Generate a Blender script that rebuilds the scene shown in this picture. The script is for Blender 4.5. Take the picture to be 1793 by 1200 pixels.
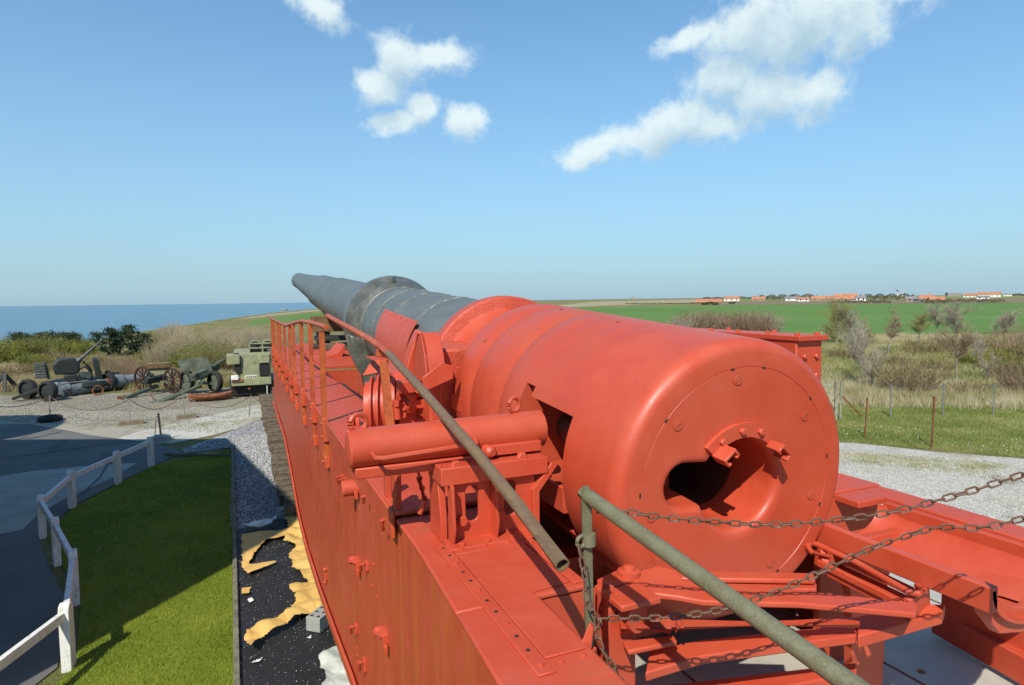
import bpy, math, random
import numpy as np
from mathutils import Vector, Matrix

for o in list(bpy.data.objects):
    bpy.data.objects.remove(o)
S = bpy.context.scene
COL = S.collection
R = math.radians
rnd = random.Random(7)
nr = np.random.default_rng(11)

# ------------------------------------------------------------------ camera
IW, IH, FPX = 1793.0, 1200.0, 1115.0          # photograph size and focal length in its pixels
CAM = np.array([0.0, 0.0, 3.9])
VPX, HL, HR = 420.0, 536.0, 515.0             # vanishing point of the gun, horizon at left and right edge
def _ray(x, y): return np.array([x - IW / 2, -(y - IH / 2), -FPX])
_up = np.cross(_ray(IW, HR), _ray(0, HL)); _up /= np.linalg.norm(_up)
if _up[1] < 0: _up = -_up
_Y = _ray(VPX, HL + (HR - HL) * VPX / IW); _Y = _Y - _up * np.dot(_up, _Y); _Y /= np.linalg.norm(_Y)
CM = np.array([np.cross(_Y, _up), _Y, _up])   # camera axes in the world
def wray(x, y): return CM @ _ray(x, y)
def P(x, y, z=0.0):
    r = wray(x, y); return CAM + r * ((z - CAM[2]) / r[2])
def PX(x, y, X):
    r = wray(x, y); return CAM + r * ((X - CAM[0]) / r[0])
def PY(x, y, Y):
    r = wray(x, y); return CAM + r * ((Y - CAM[1]) / r[1])
def PD(x, y, d): return CAM + wray(x, y) * (d / FPX)
cd = bpy.data.cameras.new('camera'); co = bpy.data.objects.new('camera', cd); COL.objects.link(co)
cd.sensor_fit = 'HORIZONTAL'; cd.sensor_width = 36.0; cd.lens = FPX / IW * 36.0
cd.clip_start = 0.05; cd.clip_end = 200000.0
m4 = np.eye(4); m4[:3, :3] = CM; m4[:3, 3] = CAM
co.matrix_world = Matrix(m4.tolist()); S.camera = co

# ------------------------------------------------------------------ sun, sky, exposure
SUN_EL, SUN_AZ = R(45.0), R(40.0)             # light travels towards +X+Y
SDIR = Vector((math.sin(SUN_AZ) * math.cos(SUN_EL), math.cos(SUN_AZ) * math.cos(SUN_EL), -math.sin(SUN_EL)))
sl = bpy.data.lights.new('sun', 'SUN'); sl.energy = 5.0; sl.angle = R(0.53); sl.color = (1.0, 0.94, 0.84)
so = bpy.data.objects.new('sun', sl); COL.objects.link(so); so.location = (-30, -36, 47)
so.rotation_euler = SDIR.to_track_quat('-Z', 'Y').to_euler()
S.view_settings.view_transform = 'Standard'; S.view_settings.look = 'None'
S.view_settings.exposure = 0.15; S.view_settings.gamma = 1.0
W = bpy.data.worlds.new('World'); S.world = W; W.use_nodes = True
W.cycles.sampling_method = 'MANUAL'; W.cycles.sample_map_resolution = 256

def node(nt, typ, **kw):
    n = nt.nodes.new(typ)
    for k, v in kw.items():
        if k.startswith('i_'):
            n.inputs[k[2:].replace('_', ' ')].default_value = v
        else: setattr(n, k, v)
    return n
def math_(nt, op, a, b=None, c=None, clamp=False):
    n = nt.nodes.new('ShaderNodeMath'); n.operation = op; n.use_clamp = clamp
    for i, v in enumerate((a, b, c)):
        if v is None: continue
        if isinstance(v, (int, float)): n.inputs[i].default_value = v
        else: nt.links.new(v, n.inputs[i])
    return n.outputs[0]
def mixc(nt, f, a, b, typ='MIX'):
    n = nt.nodes.new('ShaderNodeMix'); n.data_type = 'RGBA'; n.blend_type = typ
    for k, v in ((0, f), (6, a), (7, b)):
        if isinstance(v, (int, float)): n.inputs[k].default_value = v
        elif isinstance(v, (tuple, list)): n.inputs[k].default_value = (*v[:3], 1)
        else: nt.links.new(v, n.inputs[k])
    return n.outputs[2]
def noise(nt, vec, scale, detail=4, rough=.55, dist=0.0):
    n = nt.nodes.new('ShaderNodeTexNoise'); n.inputs['Scale'].default_value = scale
    n.inputs['Detail'].default_value = detail; n.inputs['Roughness'].default_value = rough; n.inputs['Distortion'].default_value = dist
    if vec is not None: nt.links.new(vec, n.inputs['Vector'])
    return n
def ramp(nt, fac, stops, interp='LINEAR'):
    n = nt.nodes.new('ShaderNodeValToRGB'); cr = n.color_ramp; cr.interpolation = interp
    while len(cr.elements) < len(stops): cr.elements.new(0.5)
    for e, (p, c) in zip(cr.elements, stops):
        e.position = p
        e.color = (c, c, c, 1) if isinstance(c, (int, float)) else (*c[:3], 1)
    nt.links.new(fac, n.inputs[0]); return n.outputs[0]
def smooth(nt, v, a, b):
    n = nt.nodes.new('ShaderNodeMapRange'); n.interpolation_type = 'SMOOTHSTEP'
    n.inputs[1].default_value = a; n.inputs[2].default_value = b
    nt.links.new(v, n.inputs[0]); return n.outputs[0]

# cloud banks of the sky: (centre, half width, half height in photograph pixels, tilt)
CL = [(705, 105, 62, 42, 0), (770, 100, 70, 30, .15), (668, 150, 56, 34, .1), (690, 212, 48, 20, .25), (738, 190, 34, 24, 0),
      (815, 212, 40, 32, 0), (565, 18, 60, 30, -.4),
      (1400, 38, 175, 72, .05), (1300, 60, 90, 46, .2), (1205, 68, 68, 24, .3), (1345, 162, 125, 54, -.12), (1270, 135, 50, 36, .2), (1170, 228, 125, 40, .25),
      (1050, 258, 80, 28, .3), (1255, 215, 70, 34, 0), (1440, 150, 50, 30, -.3), (1490, 45, 70, 56, 0)]
def cloud_group():
    g = bpy.data.node_groups.new('cloud_density', 'ShaderNodeTree')
    g.interface.new_socket('Vector', in_out='INPUT', socket_type='NodeSocketVector')
    g.interface.new_socket('Density', in_out='OUTPUT', socket_type='NodeSocketFloat')
    gi = g.nodes.new('NodeGroupInput'); go = g.nodes.new('NodeGroupOutput')
    v0 = gi.outputs[0]
    wn = noise(g, v0, 15.0, 4, .6)
    sub = node(g, 'ShaderNodeVectorMath', operation='SUBTRACT'); g.links.new(wn.outputs['Color'], sub.inputs[0]); sub.inputs[1].default_value = (.5, .5, .5)
    sc = node(g, 'ShaderNodeVectorMath', operation='SCALE'); g.links.new(sub.outputs[0], sc.inputs[0]); sc.inputs['Scale'].default_value = .045
    ad = node(g, 'ShaderNodeVectorMath', operation='ADD'); g.links.new(v0, ad.inputs[0]); g.links.new(sc.outputs[0], ad.inputs[1])
    v = ad.outputs[0]
    blobs = []
    for (x, y, rx, ry, t) in CL:
        d = Vector(wray(x, y)).normalized()
        k = 1.0 / math.sqrt(FPX ** 2 + (x - IW / 2) ** 2 + (y - IH / 2) ** 2)
        blobs.append((d, rx * k * 1.08, ry * k * 1.2, t))
    rr = random.Random(3)
    for i in range(6):                       # the same fair-weather clouds over the rest of the sky
        az = rr.uniform(R(75), R(300)); el = rr.uniform(R(14), R(55))
        d = Vector((math.sin(az) * math.cos(el), math.cos(az) * math.cos(el), math.sin(el)))
        w = rr.uniform(.05, .13); blobs.append((d, w, w * rr.uniform(.3, .45), rr.uniform(-.2, .3)))
    acc = None
    for d, rx, ry, t in blobs:
        right = d.cross(Vector((0, 0, 1))).normalized(); up = right.cross(d)
        r2 = right * math.cos(t) + up * math.sin(t); u2 = up * math.cos(t) - right * math.sin(t)
        rot = Matrix((r2, u2, -d)).transposed()
        mp = node(g, 'ShaderNodeMapping', vector_type='TEXTURE')
        mp.inputs['Location'].default_value = d; mp.inputs['Rotation'].default_value = rot.to_euler(); mp.inputs['Scale'].default_value = (rx, ry, 1.0)
        g.links.new(v, mp.inputs['Vector'])
        ln = node(g, 'ShaderNodeVectorMath', operation='LENGTH'); g.links.new(mp.outputs[0], ln.inputs[0])
        val = math_(g, 'SUBTRACT', 1.3, ln.outputs['Value'])
        acc = val if acc is None else math_(g, 'SMOOTH_MAX', acc, val, .25)
    n1 = noise(g, v0, 26.0, 8, .62)
    nz = math_(g, 'MULTIPLY', math_(g, 'SUBTRACT', n1.outputs['Fac'], .5), 1.5)
    out = math_(g, 'ADD', acc, nz)
    g.links.new(out, go.inputs[0]); return g
def build_world():
    nt = W.node_tree; nt.nodes.clear()
    out = nt.nodes.new('ShaderNodeOutputWorld'); bg = nt.nodes.new('ShaderNodeBackground')
    sky = node(nt, 'ShaderNodeTexSky', sky_type='NISHITA', sun_disc=False, sun_elevation=SUN_EL, sun_rotation=math.pi + SUN_AZ,
               altitude=50.0, air_density=1.0, dust_density=0.0, ozone_density=2.5)
    tc = nt.nodes.new('ShaderNodeTexCoord'); v = tc.outputs['Generated']
    g = cloud_group()
    g1 = nt.nodes.new('ShaderNodeGroup'); g1.node_tree = g; nt.links.new(v, g1.inputs[0])
    of = node(nt, 'ShaderNodeVectorMath', operation='ADD'); nt.links.new(v, of.inputs[0]); of.inputs[1].default_value = (-.008, -.01, .03)
    g2 = nt.nodes.new('ShaderNodeGroup'); g2.node_tree = g; nt.links.new(of.outputs[0], g2.inputs[0])
    dens = smooth(nt, g1.outputs[0], .2, .95)
    shade = smooth(nt, g2.outputs[0], .0, 1.5)
    ccol = mixc(nt, shade, CLOUD_LIT, CLOUD_SHADE)
    fac = math_(nt, 'MULTIPLY', dens, .9)
    gain = mixc(nt, 1.0, sky.outputs[0], SKY_TINT, 'MULTIPLY')
    sx = nt.nodes.new('ShaderNodeSeparateXYZ'); nt.links.new(v, sx.inputs[0])
    hz = math_(nt, 'POWER', math_(nt, 'SUBTRACT', 1.0, math_(nt, 'MAXIMUM', sx.outputs[2], 0.0)), 3.0)   # pale sea haze towards the horizon, all round
    gain = mixc(nt, hz, gain, HAZE)
    col = mixc(nt, fac, gain, ccol)
    nt.links.new(col, bg.inputs['Color']); bg.inputs['Strength'].default_value = SKY_STRENGTH
    nt.links.new(bg.outputs[0], out.inputs[0])
SKY_STRENGTH = 0.09
SKY_TINT = (.95, 1.58, 1.80)
HAZE = (3.9, 5.55, 6.65)
CLOUD_LIT, CLOUD_SHADE = (8.6, 9.8, 9.9), (4.6, 6.4, 7.5)
build_world()
# ------------------------------------------------------------------ mesh helpers
def setp(o, label=None, cat=None, group=None, kind=None):
    if label: o['label'] = label
    if cat: o['category'] = cat
    if group: o['group'] = group
    if kind: o['kind'] = kind
    return o
def parent_to(o, root):
    o.parent = root
    o.matrix_parent_inverse = Matrix.Identity(4)
    # vertices are in world space: undo the chain of the parents' offsets
    off = Vector((0, 0, 0)); p = root
    while p is not None:
        off += p.location; p = p.parent
    o.location = -off
def empty(name, loc, label, cat, group=None):
    o = bpy.data.objects.new(name, None); COL.objects.link(o); o.location = loc; o.empty_display_size = .3
    return setp(o, label, cat, group)
def mesh_fast(name, v, f, mat):
    v = np.asarray(v, np.float32); f = np.asarray(f, np.int32)
    me = bpy.data.meshes.new(name); k = f.shape[1]
    me.vertices.add(len(v)); me.vertices.foreach_set('co', v.ravel())
    me.loops.add(f.size); me.loops.foreach_set('vertex_index', f.ravel())
    me.polygons.add(len(f)); me.polygons.foreach_set('loop_start', np.arange(0, f.size, k, dtype=np.int32))
    me.update(calc_edges=True); me.materials.append(mat); return me
def fast_obj(name, v, f, mat, parent=None, smooth=False):
    me = mesh_fast(name, v, f, mat)
    if smooth: me.shade_smooth()
    o = bpy.data.objects.new(name, me); COL.objects.link(o)
    if parent is not None: parent_to(o, parent)
    return o
def orth(d, up=(0, 0, 1)):
    d = Vector(d).normalized(); up = Vector(up)
    if abs(d.dot(up)) > .97 * up.length: up = Vector((0, 1, 0)) if abs(d.y) < .9 else Vector((1, 0, 0))
    x = d.cross(up).normalized(); return x, x.cross(d).normalized(), d

class MB:
    def __init__(s): s.v = []; s.f = []
    def add(s, vs, fs):
        b = len(s.v); s.v += [tuple(p) for p in vs]; s.f += [tuple(i + b for i in f) for f in fs]; return s
    def box(s, c, d, M=None):
        c = Vector(c); h = Vector(d) * .5; vs = []
        for x, y, z in ((-1,-1,-1),(1,-1,-1),(1,1,-1),(-1,1,-1),(-1,-1,1),(1,-1,1),(1,1,1),(-1,1,1)):
            p = Vector((x * h.x, y * h.y, z * h.z)); p = M @ p if M else p; vs.append(c + p)
        return s.add(vs, [(3,2,1,0),(4,5,6,7),(0,1,5,4),(1,2,6,5),(2,3,7,6),(3,0,4,7)])
    def mm(s, x0, x1, y0, y1, z0, z1): return s.box(((x0+x1)/2,(y0+y1)/2,(z0+z1)/2), (abs(x1-x0),abs(y1-y0),abs(z1-z0)))
    def beam(s, p, q, w, h, up=(0, 0, 1)):
        p, q = Vector(p), Vector(q); x, u, d = orth(q - p, up)
        return s.box((p + q) / 2, (w, h, (q - p).length), Matrix((x, u, d)).transposed())
    def tube(s, pts, r, n=10, cap=True, closed=False):
        pts = [Vector(p) for p in pts]; m = len(pts); rs = r if isinstance(r, (list, tuple)) else [r] * m
        vs = []; prev = None
        for i, p in enumerate(pts):
            if closed: d = (pts[(i+1) % m] - pts[i-1])
            else: d = pts[min(i+1, m-1)] - pts[max(i-1, 0)]
            d.normalize()
            if prev is None: x, u, _ = orth(d)
            else:
                x = (prev - d * prev.dot(d)).normalized(); u = d.cross(x).normalized()
            prev = x
            for k in range(n):
                a = 2 * math.pi * k / n; vs.append(p + (x * math.cos(a) + u * math.sin(a)) * rs[i])
        fs = []
        for i in range(m if closed else m - 1):
            j = (i + 1) % m
            for k in range(n): fs.append((i*n+k, i*n+(k+1) % n, j*n+(k+1) % n, j*n+k))
        if cap and not closed: fs += [tuple(range(n-1, -1, -1)), tuple((m-1)*n + k for k in range(n))]
        return s.add(vs, fs)
    def lathe(s, prof, o, axis, n=48, a0=0.0, a1=2*math.pi, up=(0, 0, 1), cap=True):
        o = Vector(o); x, u, d = orth(axis, up); full = abs(a1 - a0) > 6.28; m = n if full else n + 1
        vs = []; fs = []
        for (t, r) in prof:
            for k in range(m):
                a = a0 + (a1 - a0) * k / n; vs.append(o + d * t + (x * math.cos(a) + u * math.sin(a)) * r)
        for i in range(len(prof) - 1):
            for k in range(n):
                k2 = (k + 1) % m; fs.append((i*m+k, i*m+k2, (i+1)*m+k2, (i+1)*m+k))
        if cap and full: fs += [tuple(range(m-1, -1, -1)), tuple((len(prof)-1)*m + k for k in range(m))]
        return s.add(vs, fs)
    def prism(s, poly, o, u, v, th):
        o, u, v = Vector(o), Vector(u), Vector(v); n = u.cross(v).normalized() * th; k = len(poly)
        vs = [o + u * a + v * b for a, b in poly]; vs += [p + n for p in vs]
        return s.add(vs, [tuple(range(k-1, -1, -1)), tuple(range(k, 2*k))] + [(i, (i+1) % k, k+(i+1) % k, k+i) for i in range(k)])
    def xf(s, M4):
        s.v = [tuple(M4 @ Vector(p)) for p in s.v]; return s
    def build(s, name, mat, parent=None, sm=35, bevel=0.0, seg=2):
        me = bpy.data.meshes.new(name); me.from_pydata(s.v, [], s.f); me.update()
        me.materials.append(mat)
        if sm: me.shade_smooth(); me.set_sharp_from_angle(angle=R(sm))
        o = bpy.data.objects.new(name, me); COL.objects.link(o)
        if bevel:
            b = o.modifiers.new('bevel', 'BEVEL'); b.width = bevel; b.segments = seg; b.limit_method = 'ANGLE'; b.angle_limit = R(40); b.harden_normals = False
        if parent is not None: parent_to(o, parent)
        return o
def place(name, me, M, root):
    o = bpy.data.objects.new(name, me); COL.objects.link(o)
    off = Vector((0, 0, 0)); p = root
    while p is not None:
        off += p.location; p = p.parent
    o.parent = root; o.matrix_basis = Matrix.Translation(-off) @ M
    return o
def frame(o, z, up=(0, 0, 1)):
    x, u, d = orth(z, up); M = Matrix((x, u, d)).transposed().to_4x4(); M.translation = Vector(o); return M
def copy_tree(o, loc, rz=0.0, label=None, scale=1.0):
    c = o.copy(); COL.objects.link(c); c.location = loc; c.rotation_euler = (0, 0, rz); c.scale = (scale,) * 3
    if label: c['label'] = label
    for ch in o.children:
        d = ch.copy(); COL.objects.link(d); d.parent = c
        for g in ch.children:
            e = g.copy(); COL.objects.link(e); e.parent = d
    return c
def sheet(name, pts, z, mat, label=None, cat=None, kind='structure'):
    me = bpy.data.meshes.new(name); me.from_pydata([(p[0], p[1], z) for p in pts], [], [tuple(range(len(pts)))]); me.update(); me.materials.append(mat)
    if me.polygons[0].normal.z < 0: me.flip_normals()
    o = bpy.data.objects.new(name, me); COL.objects.link(o); return setp(o, label, cat, kind=kind)

# ------------------------------------------------------------------ materials
def mat(name, rough=.6, metal=0.0, spec=.5):
    m = bpy.data.materials.new(name); m.use_nodes = True; nt = m.node_tree
    b = nt.nodes['Principled BSDF']; b.inputs['Roughness'].default_value = rough; b.inputs['Metallic'].default_value = metal
    b.inputs['Specular IOR Level'].default_value = spec
    return m, nt, b
def pos(nt, scale=(1, 1, 1)):
    g = nt.nodes.new('ShaderNodeNewGeometry'); mp = nt.nodes.new('ShaderNodeMapping'); mp.inputs['Scale'].default_value = scale
    nt.links.new(g.outputs['Position'], mp.inputs['Vector']); return mp.outputs[0]
def bump(nt, b, h, strength=.3, dist=.01):
    n = nt.nodes.new('ShaderNodeBump'); n.inputs['Strength'].default_value = strength; n.inputs['Distance'].default_value = dist
    nt.links.new(h, n.inputs['Height']); nt.links.new(n.outputs[0], b.inputs['Normal'])
def simple(name, c, rough=.6, var=.25, scale=8.0, metal=0.0, bmp=0.0, c2=None, fine=60.0):
    m, nt, b = mat(name, rough, metal); p = pos(nt)
    n = noise(nt, p, scale, 5, .6); n2 = noise(nt, p, fine, 3, .6)
    lo = tuple(x * (1 - var) for x in c); hi = tuple(min(1, x * (1 + var)) for x in (c2 or c))
    f = math_(nt, 'ADD', math_(nt, 'MULTIPLY', n.outputs['Fac'], .7), math_(nt, 'MULTIPLY', n2.outputs['Fac'], .3))
    col = ramp(nt, f, [(.32, lo), (.68, hi)]); nt.links.new(col, b.inputs['Base Color'])
    if bmp: bump(nt, b, n2.outputs['Fac'], bmp, .01)
    return m
def paint_red(name, streak=0.0, rust=.5, base=(.484, .066, .027), rough=.42, cast=0.0):
    """weathered red primer: chalky patches, rust at scuffs, run-down streaks on the side plates, brush marks"""
    m, nt, b = mat(name, rough, spec=.5); p = pos(nt)
    big = noise(nt, p, 1.3, 5, .6); mid = noise(nt, p, 7.0, 6, .65); fine = noise(nt, p, 90.0, 3, .6)
    chalk = (base[0] * 1.05, base[1] * 1.3, base[2] * 1.5); deep = (base[0] * .92, base[1] * .86, base[2] * .86)
    c = ramp(nt, math_(nt, 'ADD', math_(nt, 'MULTIPLY', big.outputs['Fac'], .6), math_(nt, 'MULTIPLY', mid.outputs['Fac'], .4)), [(.36, deep), (.5, base), (.66, chalk)])
    pt = noise(nt, p, .8, 5, .6)
    c = mixc(nt, math_(nt, 'MULTIPLY', smooth(nt, pt.outputs['Fac'], .56, .66), .35), c, (.40, .095, .035))
    if streak:
        sv = noise(nt, pos(nt, (5.0, 5.0, .22)), 2.2, 6, .62)
        c = mixc(nt, math_(nt, 'MULTIPLY', smooth(nt, sv.outputs['Fac'], .46, .72), streak), c, (.50, .12, .018))
        sv2 = noise(nt, pos(nt, (16.0, 16.0, .5)), 1.6, 4, .6)
        c = mixc(nt, math_(nt, 'MULTIPLY', smooth(nt, sv2.outputs['Fac'], .55, .8), streak * .4), c, (.27, .10, .04))
        sv3 = noise(nt, pos(nt, (9.0, 9.0, .3)), 2.0, 4, .6)
        c = mixc(nt, math_(nt, 'MULTIPLY', smooth(nt, sv3.outputs['Fac'], .58, .78), streak * .5), c, (.58, .13, .05))
    rn = noise(nt, p, 3.1, 8, .72, .6)
    rm = smooth(nt, rn.outputs['Fac'], .64 - .06 * rust, .76)
    c = mixc(nt, math_(nt, 'MULTIPLY', rm, .75 * rust), c, (.30, .12, .035))
    sp = noise(nt, p, 48.0, 5, .72)
    c = mixc(nt, math_(nt, 'MULTIPLY', smooth(nt, sp.outputs['Fac'], .675, .72), .8 * rust), c, (.11, .04, .022))
    br = noise(nt, pos(nt, (70, 7, 70)), 1.0, 4, .6)
    nt.links.new(c, b.inputs['Base Color'])
    nt.links.new(ramp(nt, mid.outputs['Fac'], [(.3, rough - .08), (.7, rough + .16)]), b.inputs['Roughness'])
    h = math_(nt, 'ADD', math_(nt, 'MULTIPLY', mid.outputs['Fac'], .16 + cast * 1.3), math_(nt, 'ADD', math_(nt, 'MULTIPLY', br.outputs['Fac'], .10), math_(nt, 'MULTIPLY', fine.outputs['Fac'], .10 + cast * .5)))
    bump(nt, b, h, .16 + cast * .5, .012)
    return m
M = {}
M['red'] = paint_red('red_primer', 0, .6)
M['red_side'] = paint_red('red_primer_streaked', .75, .4)
M['red_deck'] = paint_red('red_primer_deck', 0, 1.25, rough=.5)
M['red_cast'] = paint_red('red_primer_cast', 0, .3, cast=1.0)
M['orange_rail'] = simple('rust_orange_paint', (.38, .075, .018), .55, .3, 14, c2=(.40, .095, .02), bmp=.3)
M['rail_red'] = simple('red_rail_paint', (.40, .06, .022), .5, .3, 10, c2=(.42, .10, .03), bmp=.2)
M['bore'] = simple('bore_shade', (.085, .025, .014), .5, .4, 9)  # dark brown-red carries the shade of the deep chamber
M['dark'] = simple('interior_shade', (.03, .016, .012), .8, .4, 5)  # near-black colour stands in for shade in holes, slots and the well
def grey_paint():
    m, nt, b = mat('grey_barrel_paint', .46); p = pos(nt)
    n = noise(nt, p, 2.0, 6, .65); n2 = noise(nt, p, 40, 4, .6)
    c = ramp(nt, n.outputs['Fac'], [(.3, (.092, .103, .092)), (.55, (.12, .132, .118)), (.75, (.165, .175, .152))])
    c = mixc(nt, math_(nt, 'MULTIPLY', smooth(nt, noise(nt, p, 6, 7, .7).outputs['Fac'], .6, .74), .5), c, (.12, .11, .085))
    nt.links.new(c, b.inputs['Base Color']); bump(nt, b, n2.outputs['Fac'], .12, .01); return m
M['grey'] = grey_paint()
M['grey_cast'] = simple('grey_cast_paint', (.075, .08, .068), .3, .35, 6, bmp=.5, c2=(.12, .12, .095), fine=25)
M['grey_tip'] = simple('worn_grey_weld', (.22, .22, .19), .35, .3, 20, bmp=.4)
M['wood_dark'] = simple('tarred_timber', (.075, .055, .036), .85, .45, 9, c2=(.13, .10, .06), bmp=.5)
M['wood_beam'] = simple('brown_timber', (.15, .09, .04), .8, .4, 7, bmp=.4)
M['black_steel'] = simple('dark_steel', (.028, .027, .024), .6, .4, 6, bmp=.2)
def pipe_mat(name, a, c, d):
    m, nt, b = mat(name, .55); p = pos(nt)
    n = noise(nt, p, 170, 5, .7); n2 = noise(nt, p, 22, 6, .7)
    col = ramp(nt, n2.outputs['Fac'], [(.35, a), (.6, c)])
    col = mixc(nt, math_(nt, 'MULTIPLY', smooth(nt, n.outputs['Fac'], .45, .75), .8), col, d)
    nt.links.new(col, b.inputs['Base Color']); bump(nt, b, n.outputs['Fac'], .35, .004); return m
M['pipe_green'] = pipe_mat('weathered_galvanised_pipe', (.14, .128, .065), (.175, .168, .098), (.085, .07, .036))
M['pipe_brown'] = pipe_mat('rusted_scaffold_pipe', (.20, .13, .055), (.16, .09, .045), (.10, .105, .11))
M['chain'] = pipe_mat('rusted_chain_steel', (.12, .062, .034), (.15, .08, .045), (.07, .045, .035))
def platform_mat():
    m, nt, b = mat('bare_platform_steel', .6); p = pos(nt)
    n = noise(nt, p, 3.0, 7, .68); n2 = noise(nt, p, 1.7, 5, .6); n3 = noise(nt, p, 30, 4, .6)
    c = ramp(nt, n.outputs['Fac'], [(.3, (.33, .32, .27)), (.6, (.46, .44, .37))])
    c = mixc(nt, smooth(nt, n2.outputs['Fac'], .58, .7), c, (.35, .16, .06))
    c = mixc(nt, smooth(nt, noise(nt, p, 9, 5, .6).outputs['Fac'], .68, .75), c, (.26, .05, .03))
    nt.links.new(c, b.inputs['Base Color']); bump(nt, b, n3.outputs['Fac'], .2, .006); return m
M['platform'] = platform_mat()
def white_mat():
    m, nt, b = mat('weathered_white_paint', .65); p = pos(nt)
    n = noise(nt, p, 9, 6, .65); n2 = noise(nt, pos(nt, (1, 1, .35)), 14, 6, .7); n3 = noise(nt, p, 45, 4, .7)
    c = ramp(nt, n.outputs['Fac'], [(.3, (.60, .60, .55)), (.65, (.76, .76, .71))])
    c = mixc(nt, math_(nt, 'MULTIPLY', smooth(nt, n2.outputs['Fac'], .52, .68), .7), c, (.30, .32, .20))
    c = mixc(nt, smooth(nt, n3.outputs['Fac'], .68, .72), c, (.22, .19, .15))
    nt.links.new(c, b.inputs['Base Color']); bump(nt, b, n3.outputs['Fac'], .35, .006); return m
M['white_paint'] = white_mat()
M['galv'] = simple('galvanised_post', (.20, .21, .20), .5, .2, 14)
M['rust'] = simple('heavy_rust', (.13, .045, .02), .8, .4, 9, c2=(.21, .075, .028), bmp=.5)
M['rubber'] = simple('old_rubber', (.02, .019, .017), .8, .4, 8)
M['olive_dark'] = simple('dark_olive_paint', (.018, .022, .019), .55, .35, 6)
M['field_green'] = simple('faded_field_green', (.06, .078, .05), .6, .3, 6, c2=(.10, .12, .075))
M['camo'] = simple('camouflage_green', (.022, .03, .024), .6, .6, 2.6, c2=(.10, .12, .085))
M['pale_green'] = simple('chalky_pale_green', (.20, .225, .13), .7, .25, 4, c2=(.29, .28, .15), bmp=.2)
M['wheel_wood'] = simple('dark_wheel_wood', (.05, .022, .014), .7, .4, 9)
M['concrete'] = simple('weathered_concrete', (.34, .32, .27), .85, .25, 4, bmp=.4)
M['concrete_block'] = simple('grey_breeze_block', (.30, .30, .27), .9, .2, 20, bmp=.5)
M['vehicle_shade'] = simple('dark_slot', (.012, .01, .009), .6, .2, 8)  # near-black stands in for shade in the vehicle's recesses and underside
# ------------------------------------------------------------------ ground, sea, yard
def ground_mat():
    m, nt, b = mat('rough_pasture', .9, spec=.2); p = pos(nt)
    a = noise(nt, p, .11, 5, .6); c = noise(nt, p, .9, 6, .65); d = noise(nt, p, 7.0, 4, .6); d2 = noise(nt, p, 45.0, 3, .6)
    f = math_(nt, 'ADD', math_(nt, 'MULTIPLY', a.outputs['Fac'], .45), math_(nt, 'ADD', math_(nt, 'MULTIPLY', c.outputs['Fac'], .4), math_(nt, 'MULTIPLY', d.outputs['Fac'], .15)))
    col = ramp(nt, f, [(.36, (.12, .15, .03)), (.46, (.19, .195, .055)), (.54, (.29, .24, .10)), (.64, (.38, .32, .16))])
    col = mixc(nt, math_(nt, 'MULTIPLY', d2.outputs['Fac'], .5), col, (.07, .055, .025), 'MIX')
    nt.links.new(col, b.inputs['Base Color'])
    bump(nt, b, math_(nt, 'ADD', d.outputs['Fac'], math_(nt, 'MULTIPLY', d2.outputs['Fac'], .4)), .9, .12); return m
def field_mat(name, c1, c2, row=0.0, rows_dir=0.0):
    m, nt, b = mat(name, .9, spec=.2); p = pos(nt)
    n = noise(nt, p, .02, 4, .6); n2 = noise(nt, p, .6, 4, .6)
    f = math_(nt, 'ADD', math_(nt, 'MULTIPLY', n.outputs['Fac'], .65), math_(nt, 'MULTIPLY', n2.outputs['Fac'], .35))
    nt.links.new(ramp(nt, f, [(.35, c1), (.65, c2)]), b.inputs['Base Color']); bump(nt, b, n2.outputs['Fac'], .5, .15); return m
def gravel_mat(name, dark, mid, light, tint, patch=.55, scale=55.0, moss=.0):
    m, nt, b = mat(name, .9, spec=.25); p = pos(nt)
    v = nt.nodes.new('ShaderNodeTexVoronoi'); v.inputs['Scale'].default_value = scale; nt.links.new(p, v.inputs['Vector'])
    v2 = nt.nodes.new('ShaderNodeTexVoronoi'); v2.inputs['Scale'].default_value = scale * .37; nt.links.new(p, v2.inputs['Vector'])
    bw = nt.nodes.new('ShaderNodeSeparateColor'); nt.links.new(v.outputs['Color'], bw.inputs[0])
    bw2 = nt.nodes.new('ShaderNodeSeparateColor'); nt.links.new(v2.outputs['Color'], bw2.inputs[0])
    f = math_(nt, 'ADD', math_(nt, 'MULTIPLY', bw.outputs[0], .6), math_(nt, 'MULTIPLY', bw2.outputs[0], .4))
    col = ramp(nt, f, [(.1, dark), (.5, mid), (.9, light)])
    n = noise(nt, p, patch, 6, .65)
    col = mixc(nt, smooth(nt, n.outputs['Fac'], .46, .66), col, tint)
    if moss:
        n3 = noise(nt, p, .8, 6, .7); col = mixc(nt, math_(nt, 'MULTIPLY', smooth(nt, n3.outputs['Fac'], .56, .66), moss), col, (.09, .095, .03))
    nt.links.new(col, b.inputs['Base Color'])
    bump(nt, b, math_(nt, 'SUBTRACT', 1.0, v.outputs['Distance']), .8, .02); return m
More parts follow.
